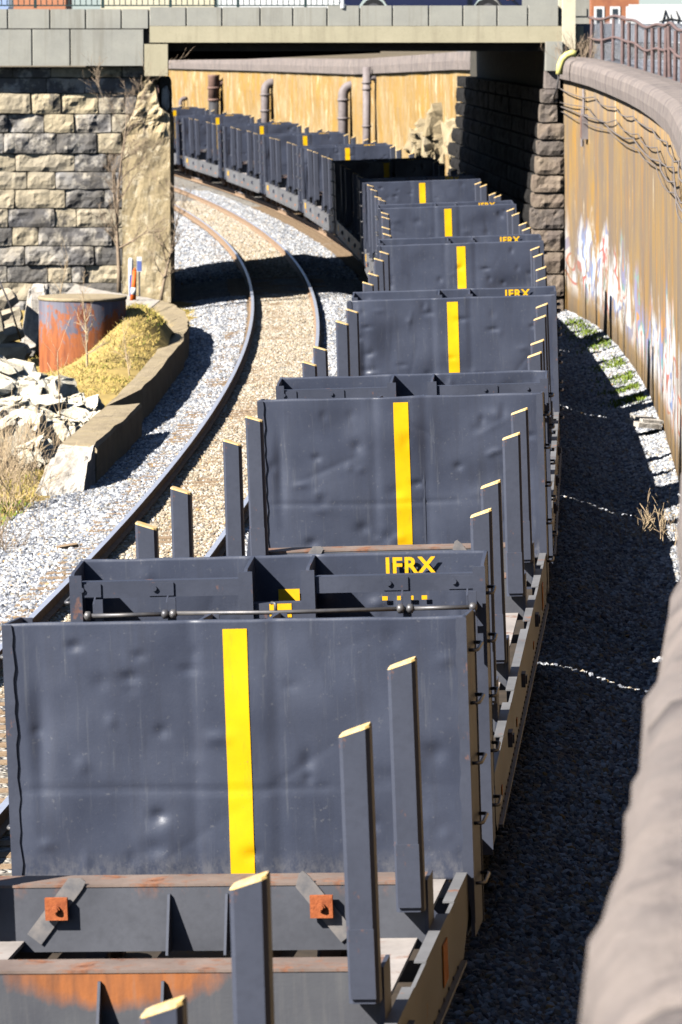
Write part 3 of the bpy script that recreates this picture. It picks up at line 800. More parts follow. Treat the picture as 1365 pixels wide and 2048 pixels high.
def coping_seg(y0, y1, gap=.006):
    mb = MB(); prof = [(.10, -.54), (.0, -.50), (-.02, -.30), (.0, -.12), (.05, -.04), (.14, .0), (.45, .03), (.80, .0), (.84, -.54)]
    yy = grange(y0 + gap, y1 - gap, .22 if y0 < 20 else .5); k = len(prof); vs_ = []
    for y in yy:
        for i, (px, pz) in enumerate(prof):
            amp = (.045 if y < 25 else .014) if i < 7 else 0
            q = (px * 3, y, pz * 2)
            rg = nz(q, .9, 2) * amp + nz(q, 3.1, 5) * amp * .5
            vs_.append((wl(y, 1) + px - rg, y, wl(y, 2) + pz + rg * .4))
    mb.add(vs_, [(j * k + i, j * k + (i + 1) % k, (j + 1) * k + (i + 1) % k, (j + 1) * k + i) for j in range(len(yy) - 1) for i in range(k)] + [tuple(range(k)), tuple((len(yy) - 1) * k + i for i in range(k))[::-1]])
    return mb.mesh('coping_block', 'coping', y0 < 20)
yb = -8
rr = random.Random(5)
while yb < 109:
    ye = min(109.2, yb + rr.uniform(3.2, 4.2)); ye = 109.2 if 109.2 - ye < 1.5 else ye
    obj('coping_block', coping_seg(yb, ye), wall); yb = ye
# street behind the wall
mb = MB(); vs_ = []; yy = grange(-60, 109, 3); k = 4
for y in yy:
    for dx, dz in ((.78, -.035), (2.5, -.05), (14, -.1), (300, -.2)):
        vs_.append((wl(y, 1) + dx, y, wl(y, 2) + dz))
mb.add(vs_, [(j * k + i, j * k + i + 1, (j + 1) * k + i + 1, (j + 1) * k + i) for j in range(len(yy) - 1) for i in range(k - 1)])
obj('upper_street', mb.mesh('upper_street', 'asphalt'), kind='structure')
mb = MB(); mb.box(6.9, 300, 109.05, 420, 5.2, 5.60)
obj('upper_ground', mb.mesh('upper_ground', 'asphalt'), kind='structure')
mb = MB(); mb.box(-300, -45, 114.5, 420, -3, 6.0)
obj('left_upper_ground', mb.mesh('left_upper_ground', 'earth'), kind='structure')

# fence on the wall
fence = thing('steel_fence', 'rust brown steel post and wire fence with wavy rails on top of the retaining wall', 'fence')
def fx(y): return wl(y, 1) + .80
def wob(y): return .05 * math.sin(y * .45) + .03 * math.sin(y * 1.1 + 1)
fy0, fy1 = 52, 108.3
for zt, th in ((1.02, .035), (.52, .03)):
    mb = MB(); pts = [(fx(y) + .03 * math.sin(y * .5), y, wl(y, 2) + zt + wob(y)) for y in grange(fy0, fy1, .6)]
    mb.tube(pts, th, 6); obj('fence_rail', mb.mesh('fence_rail', 'fence', True), fence)
mb = MB(); mb.tube([(0, 0, 0), (0, 0, 1.0)], .042, 8); PICK = mb.mesh('fence_post', 'fence')
y = fy0
while y < fy1:
    obj('fence_post', PICK, fence, (fx(y) + .03 * math.sin(y * .5), y, wl(y, 2) - .03 + wob(y) * .9), (0, rr.uniform(-.03, .03), 0)); y += 2.15
# mesh sheet clipped behind the pickets
def mesh_mat():
    s = NT('woven_wire_screen')
    w = s.vec((1, 1, 1), src='World'); sp = s.sep(w)
    a = s.math('ABSOLUTE', s.math('SUBTRACT', s.math('FRACT', s.math('MULTIPLY', s.math('ADD', sp[1], sp[2]), 9.0)), .5))
    b = s.math('ABSOLUTE', s.math('SUBTRACT', s.math('FRACT', s.math('MULTIPLY', s.math('SUBTRACT', sp[1], sp[2]), 9.0)), .5))
    al = s.math('LESS_THAN', s.math('MINIMUM', a, b), .10)
    s.l(al, s.b.inputs['Alpha'])
    return s.fin((.40, .42, .47), .6, .2)
M['wire'] = mesh_mat()
mb = MB(); yy = grange(fy0, fy1, 1.0); vs_ = []
for y in yy:
    for z in (0.02, 1.06): vs_.append((fx(y) + .06, y, wl(y, 2) + z + wob(y)))
mb.add(vs_, [(2 * j, 2 * j + 1, 2 * j + 3, 2 * j + 2) for j in range(len(yy) - 1)])
obj('wire_screen', mb.mesh('wire_screen', 'wire'), fence)

# cables along the wall
def cable(name, z_off, sag, span, seed, label, rad, y0=56, y1=110.5):
    rr = random.Random(seed); pts = []
    y = y0
    while y < y1:
        sp = span * rr.uniform(.8, 1.2); s_ = sag * rr.uniform(.5, 1.4)
        for t in (0, .25, .5, .75):
            yy_ = min(y + sp * t, y1)
            pts.append((wl(yy_, 1) + .10 - .05 * math.sin(math.pi * t), yy_, wl(yy_, 2) - z_off - 4 * s_ * t * (1 - t) + .02 * rr.uniform(-1, 1)))
        y += sp
    mb = MB(); mb.tube(pts, rad, 6); m = mb.mesh(name, 'cable', True)
    return obj(name, m, label=label, category='cable', group='cables hung along the retaining wall')
cable('wall_cable', .74, .10, 7.5, 1, 'topmost sagging cable along the ochre retaining wall', .014)
cable('wall_cable', 1.02, .13, 9.0, 2, 'second cable hung along the ochre retaining wall, sagging deepest', .012)
cable('wall_cable', 1.20, .08, 11.0, 3, 'third cable down on the ochre retaining wall', .016)
cable('wall_cable', 1.34, .10, 10.0, 4, 'lowest loose cable on the ochre retaining wall', .011)
# brackets, box, yellow sleeve on the wall
bxp = unp(1146, 222, d=103)
t = thing('junction_box', 'small grey junction box with conduit on the ochre wall near the stone quoins', 'junction box', (wl(103, 1) + .03, 103, 4.3))
mb = MB(); mb.box(0, .18, -.22, .22, -.3, .28); obj('box_body', mb.mesh('box_body', 'pipe'), t)
mb = MB(); mb.box(-.02, -.001, -.19, .19, -.27, .25); obj('box_door', mb.mesh('box_door', 'pipe_rust'), t)
mb = MB(); mb.tube([(.06, .1, .28), (.06, .12, .6), (.06, .3, .85)], .03, 8); mb.tube([(.06, .75, -.5), (.06, .75, .4)], .035, 8); obj('conduit', mb.mesh('conduit', 'pipe'), t)
mb = MB()
c0 = [unp(x, y, d=105.2) for x, y in ((1153, 107), (1143, 106), (1134, 110), (1126, 118), (1121, 130), (1119, 148))]
mb.tube(c0, .085, 12)
obj('yellow_sleeve', mb.mesh('yellow_sleeve', 'yellow_pipe', True), label='bright yellow curved plastic sleeve over a cable at the end of the coping', category='pipe sleeve')
mb = MB(); mb.tube([unp(1119, 147, d=105.2), unp(1115, 175, d=105.2), unp(1108, 196, d=105.4)], .022, 6)
obj('sleeve_cable', mb.mesh('sleeve_cable', 'pipe_dark', True), label='black cable dropping out of the yellow sleeve', category='cable')

# ------------------------------------------------------------------ bridge
DB = 108.6
def bx(x): return (x - CXP) / FPX * DB * 1.0005
def bz(y): return HC + (55 - y) / FPX * DB
br = thing('road_bridge', 'concrete road bridge with panelled parapet spanning the railway', 'bridge')
XR = bx(1116)
mb = MB()
mb.prism([(-40, DB + .32, 6.25), (9, DB + .32, 6.25), (9, 141, 6.25), (-12, 121.5, 6.25), (-40, 121.5, 6.25)], (0, 0, .45))
obj('deck', mb.mesh('deck', 'asphalt'), br)
for k, off in enumerate((.8, 3.4, 6.0, 8.6, 11.2, 13.6)):
    mb = MB(); mb.box(bx(320), 5.6, DB + off, DB + off + .5, 6.02, 6.249); obj('girder', mb.mesh('girder', 'girder'), br)
mb = MB(); mb.prism([(-12, 121.7, 5.62), (-12, 121.7, 6.249), (1.0, 133.8, 6.249), (1.0, 133.8, 5.84), (-3, 130.1, 5.68)], (.2, -.22, 0)); obj('edge_girder', mb.mesh('edge_girder', 'girder'), br)
mb = MB(); mb.box(bx(302), 6.0, DB - .02, DB + .30, bz(84), bz(51.5)); obj('fascia_beam', mb.mesh('fascia_beam', 'bridge_warm'), br)
mb = MB(); mb.box(bx(302), XR, DB + .08, DB + .28, bz(51), bz(16)); mb.box(-40, bx(301), DB + .10, DB + .28, bz(129), bz(20)); obj('parapet_core', mb.mesh('parapet_core', 'girder'), br)
def panel(x0, x1, y0, y1, name='parapet_panel', mat='bridge', d0=0.0, d1=.2):
    w, h = bx(x1) - bx(x0), bz(y0) - bz(y1); g = .014; mb = MB(); b = .012
    mb.prism([(g, d0 + b, 0), (g + b, d0, 0), (w - g - b, d0, 0), (w - g, d0 + b, 0), (w - g, d1, 0), (g, d1, 0)], (0, 0, h))
    obj(name, mb.mesh(name, mat), br, (bx(x0), DB, bz(y1)))
xs = [301, 375, 446, 522, 587, 655, 720, 785, 857, 925, 993, 1054, 1116]
for a, b in zip(xs, xs[1:]): panel(a, b, 11 if a > 600 else 14, 51)
xs = [-260, -185, -110, -52, 20, 104, 175, 246, 300.5]
for a, b in zip(xs, xs[1:]): panel(a, b, 18, 56)
xs = [-260, -160, -80, -10, 68, 144, 291]
for a, b in zip(xs, xs[1:]): panel(a, b, 58, 130, 'fascia_panel', 'bridge', .01, .2)
mb = MB(); mb.box(bx(291.5), bx(338), DB - .10, DB + .45, bz(150), bz(87)); obj('bearing_block', mb.mesh('bearing_block', 'bridge_warm'), br)
mb = MB(); mb.box(bx(1122), bx(1147), DB - .35, DB + .15, 5.85, 7.9); mb.box(bx(1116), bx(1130), DB + .16, DB + .5, 6.6, 7.9); obj('end_pylon', mb.mesh('end_pylon', 'pylon'), br)
mb = MB(); mb.box(bx(1150), bx(1190), DB + 3, DB + 3.4, 5.6, 7.6); mb.box(bx(1153), bx(1184), DB + 2.97, DB + 2.999, 6.9, 7.1); obj('utility_cabinet', mb.mesh('utility_cabinet', 'bridge'), label='plain concrete cabinet standing beside the pale end pylon of the bridge', category='cabinet')
# railing on parapet
rl = thing('bridge_railing', 'dark green metal railing of thin bars along the top of the bridge parapet', 'railing')
mb = MB(); mb.box(-40, bx(690), DB + .10, DB + .15, bz(12), bz(9.5)); mb.box(-40, bx(690), DB + .10, DB + .15, 8.1, 8.15); obj('rail_bar', mb.mesh('rail_bar', 'railing'), rl)
mb = MB(); mb.box(-.012, .012, 0, .024, 0, 1.0); BAR = mb.mesh('baluster', 'railing')
mb = MB(); mb.box(-.035, .035, -.03, .04, 0, 1.1); RPOST = mb.mesh('railing_post', 'railing')
x = -40; i = 0
x = -60
while x < 690:
    if i % 12 == 0: obj('railing_post', RPOST, rl, (bx(x), DB + .11, bz(16)))
    else: obj('baluster', BAR, rl, (bx(x), DB + .114, bz(11)))
    x += 11.2; i += 1
lp = thing('lamp_standard', 'white capped lamp post standing on the bridge parapet at the end of the railing', 'lamp post', (bx(686), DB + .15, bz(16)))
mb = MB(); mb.tube([(0, 0, 0), (0, 0, .08), (0, 0, .1), (0, 0, 4)], [.09, .09, .05, .04], 10); obj('post', mb.mesh('post', 'white'), lp)
mb = MB(); mb.tube([(0, -.14, .0), (0, -.14, .10)], .06, 8); obj('base_bolt_cover', mb.mesh('base_bolt_cover', 'white'), lp)
mb = MB(); mb.tube([(0, 0, 4), (0, -.3, 4.3), (0, -1.0, 4.35)], .03, 8); mb.box(-.1, .1, -1.5, -.9, 4.3, 4.4); obj('lamp_head', mb.mesh('lamp_head', 'pipe'), lp)

# ------------------------------------------------------------------ left stone abutment
ab = thing('stone_abutment', 'rough coursed stone abutment with dark weathered blocks left of the concrete pier', 'abutment')
DA = 109.1
def axw(x): return (x - CXP) / FPX * DA
def azw(y): return HC + (55 - y) / FPX * DA
mb = MB(); mb.box(-16, axw(262), DA + .11, DA + 2.6, -1, azw(134)); obj('backing', mb.mesh('backing', 'mortar'), ab)
rows = [(132, 153, [-30, 28, 104, 186, 246, 290]), (155, 184.5, [95, 172, 285]), (185, 225, [64, 124, 198, 251, 275]), (226, 263, [18, 90, 150, 224, 262]), (264, 304, [114, 195, 245]),
        (305, 340, [32, 150, 215, 246]), (341, 375, [55, 112, 228, 246]), (376, 413, [30, 131, 210, 246]), (414, 451, [110, 153, 246]), (452, 488, [25, 77, 225, 246]),
        (489, 527, [50, 188, 246]), (528, 562, [95, 143, 170, 246]), (563, 598, [67, 160, 246]), (599, 634, [55, 130, 246]), (635, 672, [20, 110, 246])]
rr = random.Random(21)
for ri, (y0, y1, js) in enumerate(rows):
    js = list(js); first = js[0]
    left = []
    xx = first
    while xx > -420: xx -= rr.uniform(70, 130); left.append(xx)
    js = left[::-1] + js
    for a, b in zip(js, js[1:]):
        w = axw(b) - axw(a) - .02; h = azw(y0) - azw(y1) - .012
        if w < .12: continue
        m = block_mesh('stone', w, .35, h, 'stone', rr.uniform(0, 99), rr.uniform(.022, .045), .014)
        obj('stone', m, ab, (axw(a) + .01, DA + rr.uniform(-.04, .06), azw(y1) + .006))
# concrete pier at the corner
pier = thing('concrete_pier', 'weathered tan concrete pier with a broken top patched against the stone abutment', 'pier')
def pier_mesh():
    L = [(246, 600), (246, 560), (247, 480), (245, 420), (248, 350), (246, 300), (250, 258), (262, 236), (272, 218), (278, 190), (283, 168), (298, 156)]
    Rr = [(342.5, 600), (342.5, 560), (342.5, 480), (342, 420), (342, 350), (342, 300), (342, 245), (340, 226), (322, 212), (316, 190), (313, 172), (304, 158)]
    def dens(Q): return [(a[0] + (b[0] - a[0]) * t / 4, a[1] + (b[1] - a[1]) * t / 4) for a, b in zip(Q, Q[1:]) for t in range(4)] + [Q[-1]]
    L, Rr = dens(L), dens(Rr)
    mb = MB(); cols = 16; vs_ = []
    for (xl, y_), (xr, yr) in zip(L, Rr):
        for i in range(cols + 1):
            t = i / cols; x = xl + (xr - xl) * t; y = y_ + (yr - y_) * t
            p = Vector((axw(x), DA - .28, azw(y)))
            e = 1 if 0 < i < cols else .4
            p.y += (.04 * nz(p, 1.5, 3) + .16 * max(0, min(1, (285 - y) / 40)) * (nz(p, 3.5, 5) + .5 * nz(p, 8, 5)) + .025 * nz(p, 5, 2) + .012 * nz(p, 11, 2)) * e; p.x += .02 * nz(p, 6, 9) * (1 if i == 0 else .4)
            vs_.append(p)
    k = cols + 1; n = len(L)
    N = len(vs_)
    vs_ += [Vector((p.x, DA + 2.4, p.z)) for p in vs_]
    fs = []
    for o, fl in ((0, 1), (N, -1)):
        fs += [(o + j * k + i, o + j * k + i + 1, o + (j + 1) * k + i + 1, o + (j + 1) * k + i)[::fl] for j in range(n - 1) for i in range(cols)]
    bd = [i for i in range(k)] + [j * k + cols for j in range(1, n)] + [(n - 1) * k + i for i in range(cols - 1, -1, -1)] + [j * k for j in range(n - 2, 0, -1)]
    for a in range(len(bd)):
        b = (a + 1) % len(bd); fs.append((bd[a], bd[a] + N, bd[b] + N, bd[b]))
    mb.add(vs_, fs); return mb.mesh('pier_body', 'pier')
obj('pier_body', pier_mesh(), pier)
mb = MB(); mb.box(axw(314), axw(320), DA - .2, DA - .1, azw(212), azw(168)); obj('steel_stub', mb.mesh('steel_stub', 'pipe_rust'), pier)
obj('rubble_core', rock_mesh('rubble_core', (.10, .2, .28), 'rubble', 3.3), pier, (axw(332), DA + .2, azw(195)))
obj('rubble_core', rock_mesh('rubble_core', (.18, .3, .5), 'mortar', 8.3), pier, (axw(328), DA + 1.1, azw(190)))
# inner side wall of the left abutment, running back under the bridge
ia = thing('inner_abutment_wall', 'shadowed side wall of the bridge opening behind the concrete pier', 'wall')
mb = MB(); vs_ = []; yy = grange(DA + 2.5, 122, 2.5)
for y in yy:
    o = tpos(y, -6.6)
    for dx, z in ((0, -1), (0, 6.2), (-2, 6.2), (-2, -1)): vs_.append((o.x + dx, o.y, z))
mb.add(vs_, [(j * 4 + i, j * 4 + (i + 1) % 4, (j + 1) * 4 + (i + 1) % 4, (j + 1) * 4 + i) for j in range(len(yy) - 1) for i in range(4)] + [(0, 1, 2, 3), tuple(len(vs_) - 4 + i for i in range(4))[::-1]])
obj('wall_body', mb.mesh('wall_body', 'pier'), ia)

# ------------------------------------------------------------------ right abutment
ra = thing('quoin_abutment', 'brown rock faced stone abutment at the dark right side of the bridge opening', 'abutment')
DR = 108.1
def rxw(x): return (x - CXP) / FPX * DR
def rzw(y): return HC + (55 - y) / FPX * DR
rr = random.Random(4)
qrows = [(176, 205), (206, 243), (244, 277), (278, 309), (310, 347), (348, 382), (383, 413), (414, 455), (456, 500), (501, 545), (546, 590), (591, 625)]
for i, (y0, y1) in enumerate(qrows):
    xl = 1083 - i * 3.2 + rr.uniform(-2, 2); h = rzw(y0) - rzw(y1) - .03
    xr = 1128 if i > 1 else 1114
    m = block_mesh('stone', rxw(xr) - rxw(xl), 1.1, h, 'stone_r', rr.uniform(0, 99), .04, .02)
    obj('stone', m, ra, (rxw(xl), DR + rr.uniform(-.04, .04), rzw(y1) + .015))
    # inner face stones running back into the dark
    y = DR + 1.15
    while y < 139:
        L = rr.uniform(1.0, 1.7)
        t0 = (y - DR) / (139.0 - DR)
        X0 = rxw(xl) + (3.62 - rxw(1083)) * t0 + .05
        m = block_mesh('stone', L - .03, .6, h, 'shade_stone', rr.uniform(0, 99), .035, .015, .25)
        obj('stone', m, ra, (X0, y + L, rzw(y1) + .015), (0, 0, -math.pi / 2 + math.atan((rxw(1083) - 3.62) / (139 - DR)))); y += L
mb = MB(); mb.prism([(5.35, DR + .4, -1), (9, DR + .4, -1), (9, 141, -1), (4.1, 139.2, -1)], (0, 0, 7.2)); obj('backing', mb.mesh('backing', 'mortar'), ra)
mb = MB(); mb.box(rxw(1091), rxw(1123), DR - .05, DR + 1.4, rzw(140), rzw(82)); obj('bearing_seat', mb.mesh('bearing_seat', 'bridge'), ra)
mb = MB(); mb.box(rxw(1090), rxw(1119), DR + .1, DR + 1.2, rzw(175), rzw(141)); obj('seat_stone', mb.mesh('seat_stone', 'coping'), ra)

# ------------------------------------------------------------------ far wall with pipes beyond the bridge
fw = thing('far_retaining_wall', 'long stained ochre and white concrete wall with grey coping beyond the bridge', 'wall')
WOFF = 3.95
def fwtop(y):
    P_ = [(130, 5.95), (147, 5.80), (177, 5.33), (240, 4.98), (300, 4.9)]
    for (a, za), (b, zb) in zip(P_, P_[1:]):
        if a <= y <= b: return za + (zb - za) * (y - a) / (b - a)
def wall_strip(y0, y1, prof, mat, name, rough=.03):
    mb = MB(); vs_ = []; yy = grange(y0, y1, 1.0); k = len(prof)
    for y in yy:
        for lx, z, rel in prof:
            p = tpos(y, WOFF + lx, z + (fwtop(y) if rel else 0)); q = nz(p, .7, 1) * rough
            vs_.append((p.x + q, p.y, p.z))
    mb.add(vs_, [(j * k + i, j * k + (i + 1) % k, (j + 1) * k + (i + 1) % k, (j + 1) * k + i) for j in range(len(yy) - 1) for i in range(k)] + [tuple(range(k)), tuple((len(yy) - 1) * k + i for i in range(k))[::-1]])
    return mb.mesh(name, mat, False)
obj('wall_face', wall_strip(136, 262, [(.12, -1, 0), (.08, 1.0, 0), (.05, 2.5, 0), (.02, 3.6, 0), (.02, -.62, 1), (1.2, -.62, 1), (1.2, -1, 0)], 'far_ochre', 'wall_face', .10), fw)
ys = [138, 146, 154, 162, 170, 177.5, 186, 195, 204, 214, 224, 234, 248, 262]
for a, b in zip(ys, ys[1:]):
    obj('coping_block', wall_strip(a + .02, b - .02, [(-.12, -.6, 1), (-.14, -.3, 1), (-.10, 0, 1), (.9, .02, 1), (.9, -.6, 1)], 'coping', 'coping_block', .06), fw)
mb = MB(); vs_ = []; yy = grange(138, 298, 6)
for y in yy:
    for lx, dz in ((.85, -.03), (250, -.03)):
        p = tpos(y, WOFF + lx); vs_.append((p.x, p.y if lx < 5 else y, fwtop(y) + dz))
mb.add(vs_, [(2 * j, 2 * j + 1, 2 * j + 3, 2 * j + 2) for j in range(len(yy) - 1)])
obj('far_upper_ground', mb.mesh('far_upper_ground', 'earth'), kind='structure')
def at_wall(x, off=0.0):
    """point of the far wall's face in line with a photo column"""
    lo, hi = 138.0, 258.0
    for _ in range(40):
        m = (lo + hi) / 2; p = tpos(m, WOFF + off)
        px = CXP + FPX * p.x / (p.y * math.cos(PITCH) + HC * .5 * math.sin(PITCH))
        if px > x: lo = m
        else: hi = m
    return tpos(lo, WOFF + off)
def hz(y, p): return HC + (55 - y) / FPX * p.y
def gooseneck(x, ytop, rad, label, bend, mat='pipe'):
    p = at_wall(x, -.35); t = thing('vent_pipe', label, 'pipe', (p.x, p.y, 0), (0, 0, 0))
    zt = hz(ytop, p) - bend
    mb = MB(); pts = [(0, 0, -.3), (0, 0, zt)]
    for k in range(1, 8):
        a = math.pi / 2 * k / 7; pts.append((bend * (1 - math.cos(a)), .1 * math.sin(a), zt + bend * math.sin(a)))
    pts.append((bend + .10, .15, zt + bend))
    mb.tube(pts, rad, 14); obj('pipe_body', mb.mesh('pipe_body', mat, True), t)
    for zz in (zt - .25, zt - 1.0):
        mb = MB(); mb.tube([(0, 0, zz), (0, 0, zz + .09)], rad * 1.18, 14); obj('collar', mb.mesh('collar', mat, True), t)
    mb = MB(); mb.tube([(bend * .9, .1, -.3), (bend * .9, .1, zt - .1), (bend * .9, .22, zt + .1)], rad * .26, 8); obj('side_rod', mb.mesh('side_rod', 'pipe_dark', True), t)
    return t
gooseneck(361, 195, .11, 'thin small gooseneck pipe standing far back before the stained wall', .22)
gooseneck(531, 164, .21, 'gooseneck vent pipe curving into the wall, between rusty stack and taller gooseneck', .34)
gooseneck(687, 170, .21, 'grey gooseneck vent pipe beside the tall straight pipe', .36)
p = at_wall(734, -.35); t = thing('tall_pipe', 'tall straight grey pipe reaching up to the coping of the far wall', 'pipe', (p.x, p.y, 0))
zt = hz(140, p)
mb = MB(); mb.tube([(0, 0, -.3), (0, 0, zt + .15)], .16, 14); obj('pipe_body', mb.mesh('pipe_body', 'pipe', True), t)
for z in (zt - .5, zt - .75, zt - 2.2): mb = MB(); mb.tube([(0, 0, z), (0, 0, z + .08)], .19, 14); obj('collar', mb.mesh('collar', 'pipe', True), t)
mb = MB(); mb.tube([(0, 0, zt - .3), (.25, .05, zt - .28), (.36, .1, zt - .3), (.38, .1, zt - .45)], .11, 10); obj('branch', mb.mesh('branch', 'pipe', True), t)
mb = MB(); mb.tube([(.36, .12, -.3), (.36, .12, zt - .2)], .04, 8); obj('side_rod', mb.mesh('side_rod', 'pipe_dark', True), t)
p = at_wall(428, -.45); t = thing('vent_stack', 'thick rusty brown stack with a branch stub and black lower pipe', 'pipe', (p.x, p.y, 0))
zt = hz(148, p)
mb = MB(); mb.tube([(0, 0, zt - 1.25), (0, 0, zt - .08), (0, 0, zt)], [.29, .29, .33], 16); obj('upper_pipe', mb.mesh('upper_pipe', 'pipe_rust', True), t)
mb = MB(); mb.tube([(0, 0, zt - .72), (0, 0, zt - .60)], .33, 16); mb.tube([(0, 0, zt - 1.32), (0, 0, zt - 1.2)], .32, 16); obj('collar', mb.mesh('collar', 'pipe_rust', True), t)
mb = MB(); mb.tube([(0, 0, -.3), (0, 0, zt - 1.25)], .27, 16); obj('lower_pipe', mb.mesh('lower_pipe', 'pipe_dark', True), t)
mb = MB(); mb.tube([(.1, 0, zt - .65), (.35, .05, zt - .42), (.52, .1, zt - .35), (.66, .2, zt - .35)], [.12, .17, .18, .18], 12); obj('branch', mb.mesh('branch', 'pipe_rust', True), t)
mb = MB(); mb.tube([(.45, .25, -.3), (.45, .25, zt - .8)], .14, 10); obj('second_pipe', mb.mesh('second_pipe', 'pipe_dark', True), t)
# rock outcrop at the foot of the far wall
for i, (x, y, s) in enumerate([(832, 285, .55), (856, 262, .6), (884, 250, .7), (912, 270, .7), (850, 300, .6), (885, 300, .8), (915, 318, .7), (870, 280, .7), (838, 315, .5)]):
    p = at_wall(x, .02); p = Vector((p.x, p.y - .05, hz(y, p)))
    obj('outcrop_rock', rock_mesh('outcrop_rock', (s * .75, s * .3, s * .7), 'outcrop', i * 3.1, .7, 3, .5), None, p, (0, rr.uniform(-.5, .5), rr.uniform(0, 3)), label='pale broken rock of the outcrop at the foot of the far wall', category='rock', group='pale rocks below the far wall')

# ------------------------------------------------------------------ low curved wall on the left
low = thing('low_curb_wall', 'low curved concrete wall with a broken end bordering the gravel beside the track', 'wall')
ZT = .26
OUT = [(191, 892), (243, 843), (283, 806)]
INN = [(122, 888), (154, 861), (212, 812)]
OUT2 = [(284, 778), (332, 723), (366, 680), (377, 655), (378, 640), (372, 624), (350, 609), (320, 600), (290, 594), (250, 588), (205, 580), (150, 568)]
INN2 = [(212, 812), (268, 757), (318, 697), (338, 668), (345, 652), (338, 640), (318, 628), (296, 619), (270, 612), (240, 607), (195, 600), (128, 590)]
def curb(out, inn, name, sub=6, ztop=ZT, seed=0, mat='lowwall'):
    O = [unp(x, y, z=ztop) for x, y in out]; I = [unp(x, y, z=ztop) for x, y in inn]
    mb = MB(); vs_ = []; n = 0; k = 6
    for s in range(len(O) - 1):
        for q in range(sub + (1 if s == len(O) - 2 else 0)):
            t = q / sub
            o = O[s].lerp(O[s + 1], t); i_ = I[s].lerp(I[s + 1], t)
            r1 = .05 * nz(o, 2.5, seed) ; r2 = .05 * nz(i_, 2.5, seed)
            mid = o.lerp(i_, .5)
            bev = (i_ - o).normalized() * .05
            vs_ += [Vector((o.x, o.y, -1.0)), o + Vector((r1, 0, -.06)), o + bev + Vector((r1, 0, .01 * nz(o, 7))), mid + Vector((0, 0, .03 * nz(mid, 3))), i_ + Vector((r2, 0, r2 * .4)), Vector((i_.x, i_.y, -1.0))]
            n += 1
    mb.add(vs_, [(j * k + i, j * k + (i + 1) % k, (j + 1) * k + (i + 1) % k, (j + 1) * k + i) for j in range(n - 1) for i in range(k)] + [tuple(range(k)), tuple((n - 1) * k + i for i in range(k))[::-1]])
    return mb.mesh(name, mat)
obj('wall_section', curb(OUT, INN, 'wall_section', 6, ZT, 1), low)
obj('wall_section', curb(OUT2[:8], INN2[:8], 'wall_section', 6, ZT + .015, 4), low)
obj('wall_section', curb(OUT2[7:], INN2[7:], 'wall_section', 8, ZT + .03, 9, 'rubble'), low)
# broken end: a ramp of crumbled concrete
def ramp_mesh():
    a, b = unp(191, 892, z=ZT), unp(122, 888, z=ZT)
    c, d_ = unp(166, 985, z=-.33), unp(62, 1004, z=-.46)
    a.y -= .12; b.y -= .12
    mb = MB(); n = 14; vs_ = []
    for j in range(n + 1):
        for i in range(n + 1):
            u, v = i / n, j / n
            p = a.lerp(b, u).lerp(c.lerp(d_, u), v)
            p.z += .10 * math.sin(v * math.pi) * (1 - .3 * u) + (.09 * nz(p, 4, 2) + .06 * nz(p, 10, 7)) * (1 if 0 < v < 1 else .2)
            vs_.append(p)
    k = n + 1
    fs = [(j * k + i, j * k + i + 1, (j + 1) * k + i + 1, (j + 1) * k + i) for j in range(n) for i in range(n)]
    N = len(vs_); vs_ += [Vector((p.x, p.y, -1.0)) for p in vs_]
    bd = [i for i in range(k)] + [j * k + n for j in range(1, k)] + [n * k + i for i in range(n - 1, -1, -1)] + [j * k for j in range(n - 1, 0, -1)]
    for q in range(len(bd)):
        r_ = (q + 1) % len(bd); fs.append((bd[q], bd[q] + N, bd[r_] + N, bd[r_]))
    mb.add(vs_, fs); return mb.mesh('broken_end', 'rubble')
obj('broken_end', ramp_mesh(), low)

# ------------------------------------------------------------------ grass bank behind the low wall
DRUMP = unp(160, 728, z=-.35); DRUMP = Vector((-5.22, 88.0, -.35))
def bankz(x, y):
    z = -.36 - .03 * max(0, -6 - x)
    q = ((x + 4.15) / .95) ** 2 + ((y - 89.2) / 3.4) ** 2
    z += 1.25 * math.exp(-q)
    q = ((x + 4.6) / 1.2) ** 2 + ((y - 84.0) / 4.5) ** 2
    z += .32 * math.exp(-q)
    if y < 66: z += -.02 * (66 - y)
    return z + .05 * nz((x, y, 0), 1.1) + .025 * nz((x, y, 0), 4)
def wall_inner_x(y):
    pts = [unp(x_, y_, z=ZT) for x_, y_ in INN + INN2[1:5]]
    if y < pts[0].y: return pts[0].x - (pts[0].y - y) * .075
    for a, b in zip(pts, pts[1:]):
        if a.y <= y <= b.y: return a.x + (b.x - a.x) * (y - a.y) / (b.y - a.y)
    return pts[-1].x
mb = MB(); vs_ = []; yy = grange(40, 111.2, .5); nx = 44
for y in yy:
    xr = wall_inner_x(y) + .15
    if y < 58: xr = -3.9 - (58 - y) * .10 + .25 * math.sin(y)
    for i in range(nx + 1):
        x = -15 + (xr + 15) * (1 - (1 - i / nx) ** 2) ; x = -15 + (xr + 15) * (i / nx) ** .6
        vs_.append((x, y, bankz(x, y) if y > 60 else min(bankz(x, y), -.28 + (0.02 if i < nx - 1 else -.2))))
k = nx + 1
mb.add(vs_, [(j * k + i, j * k + i + 1, (j + 1) * k + i + 1, (j + 1) * k + i) for j in range(len(yy) - 1) for i in range(nx)])
obj('grass_bank', mb.mesh('grass_bank', 'grass_bank', True), kind='structure')
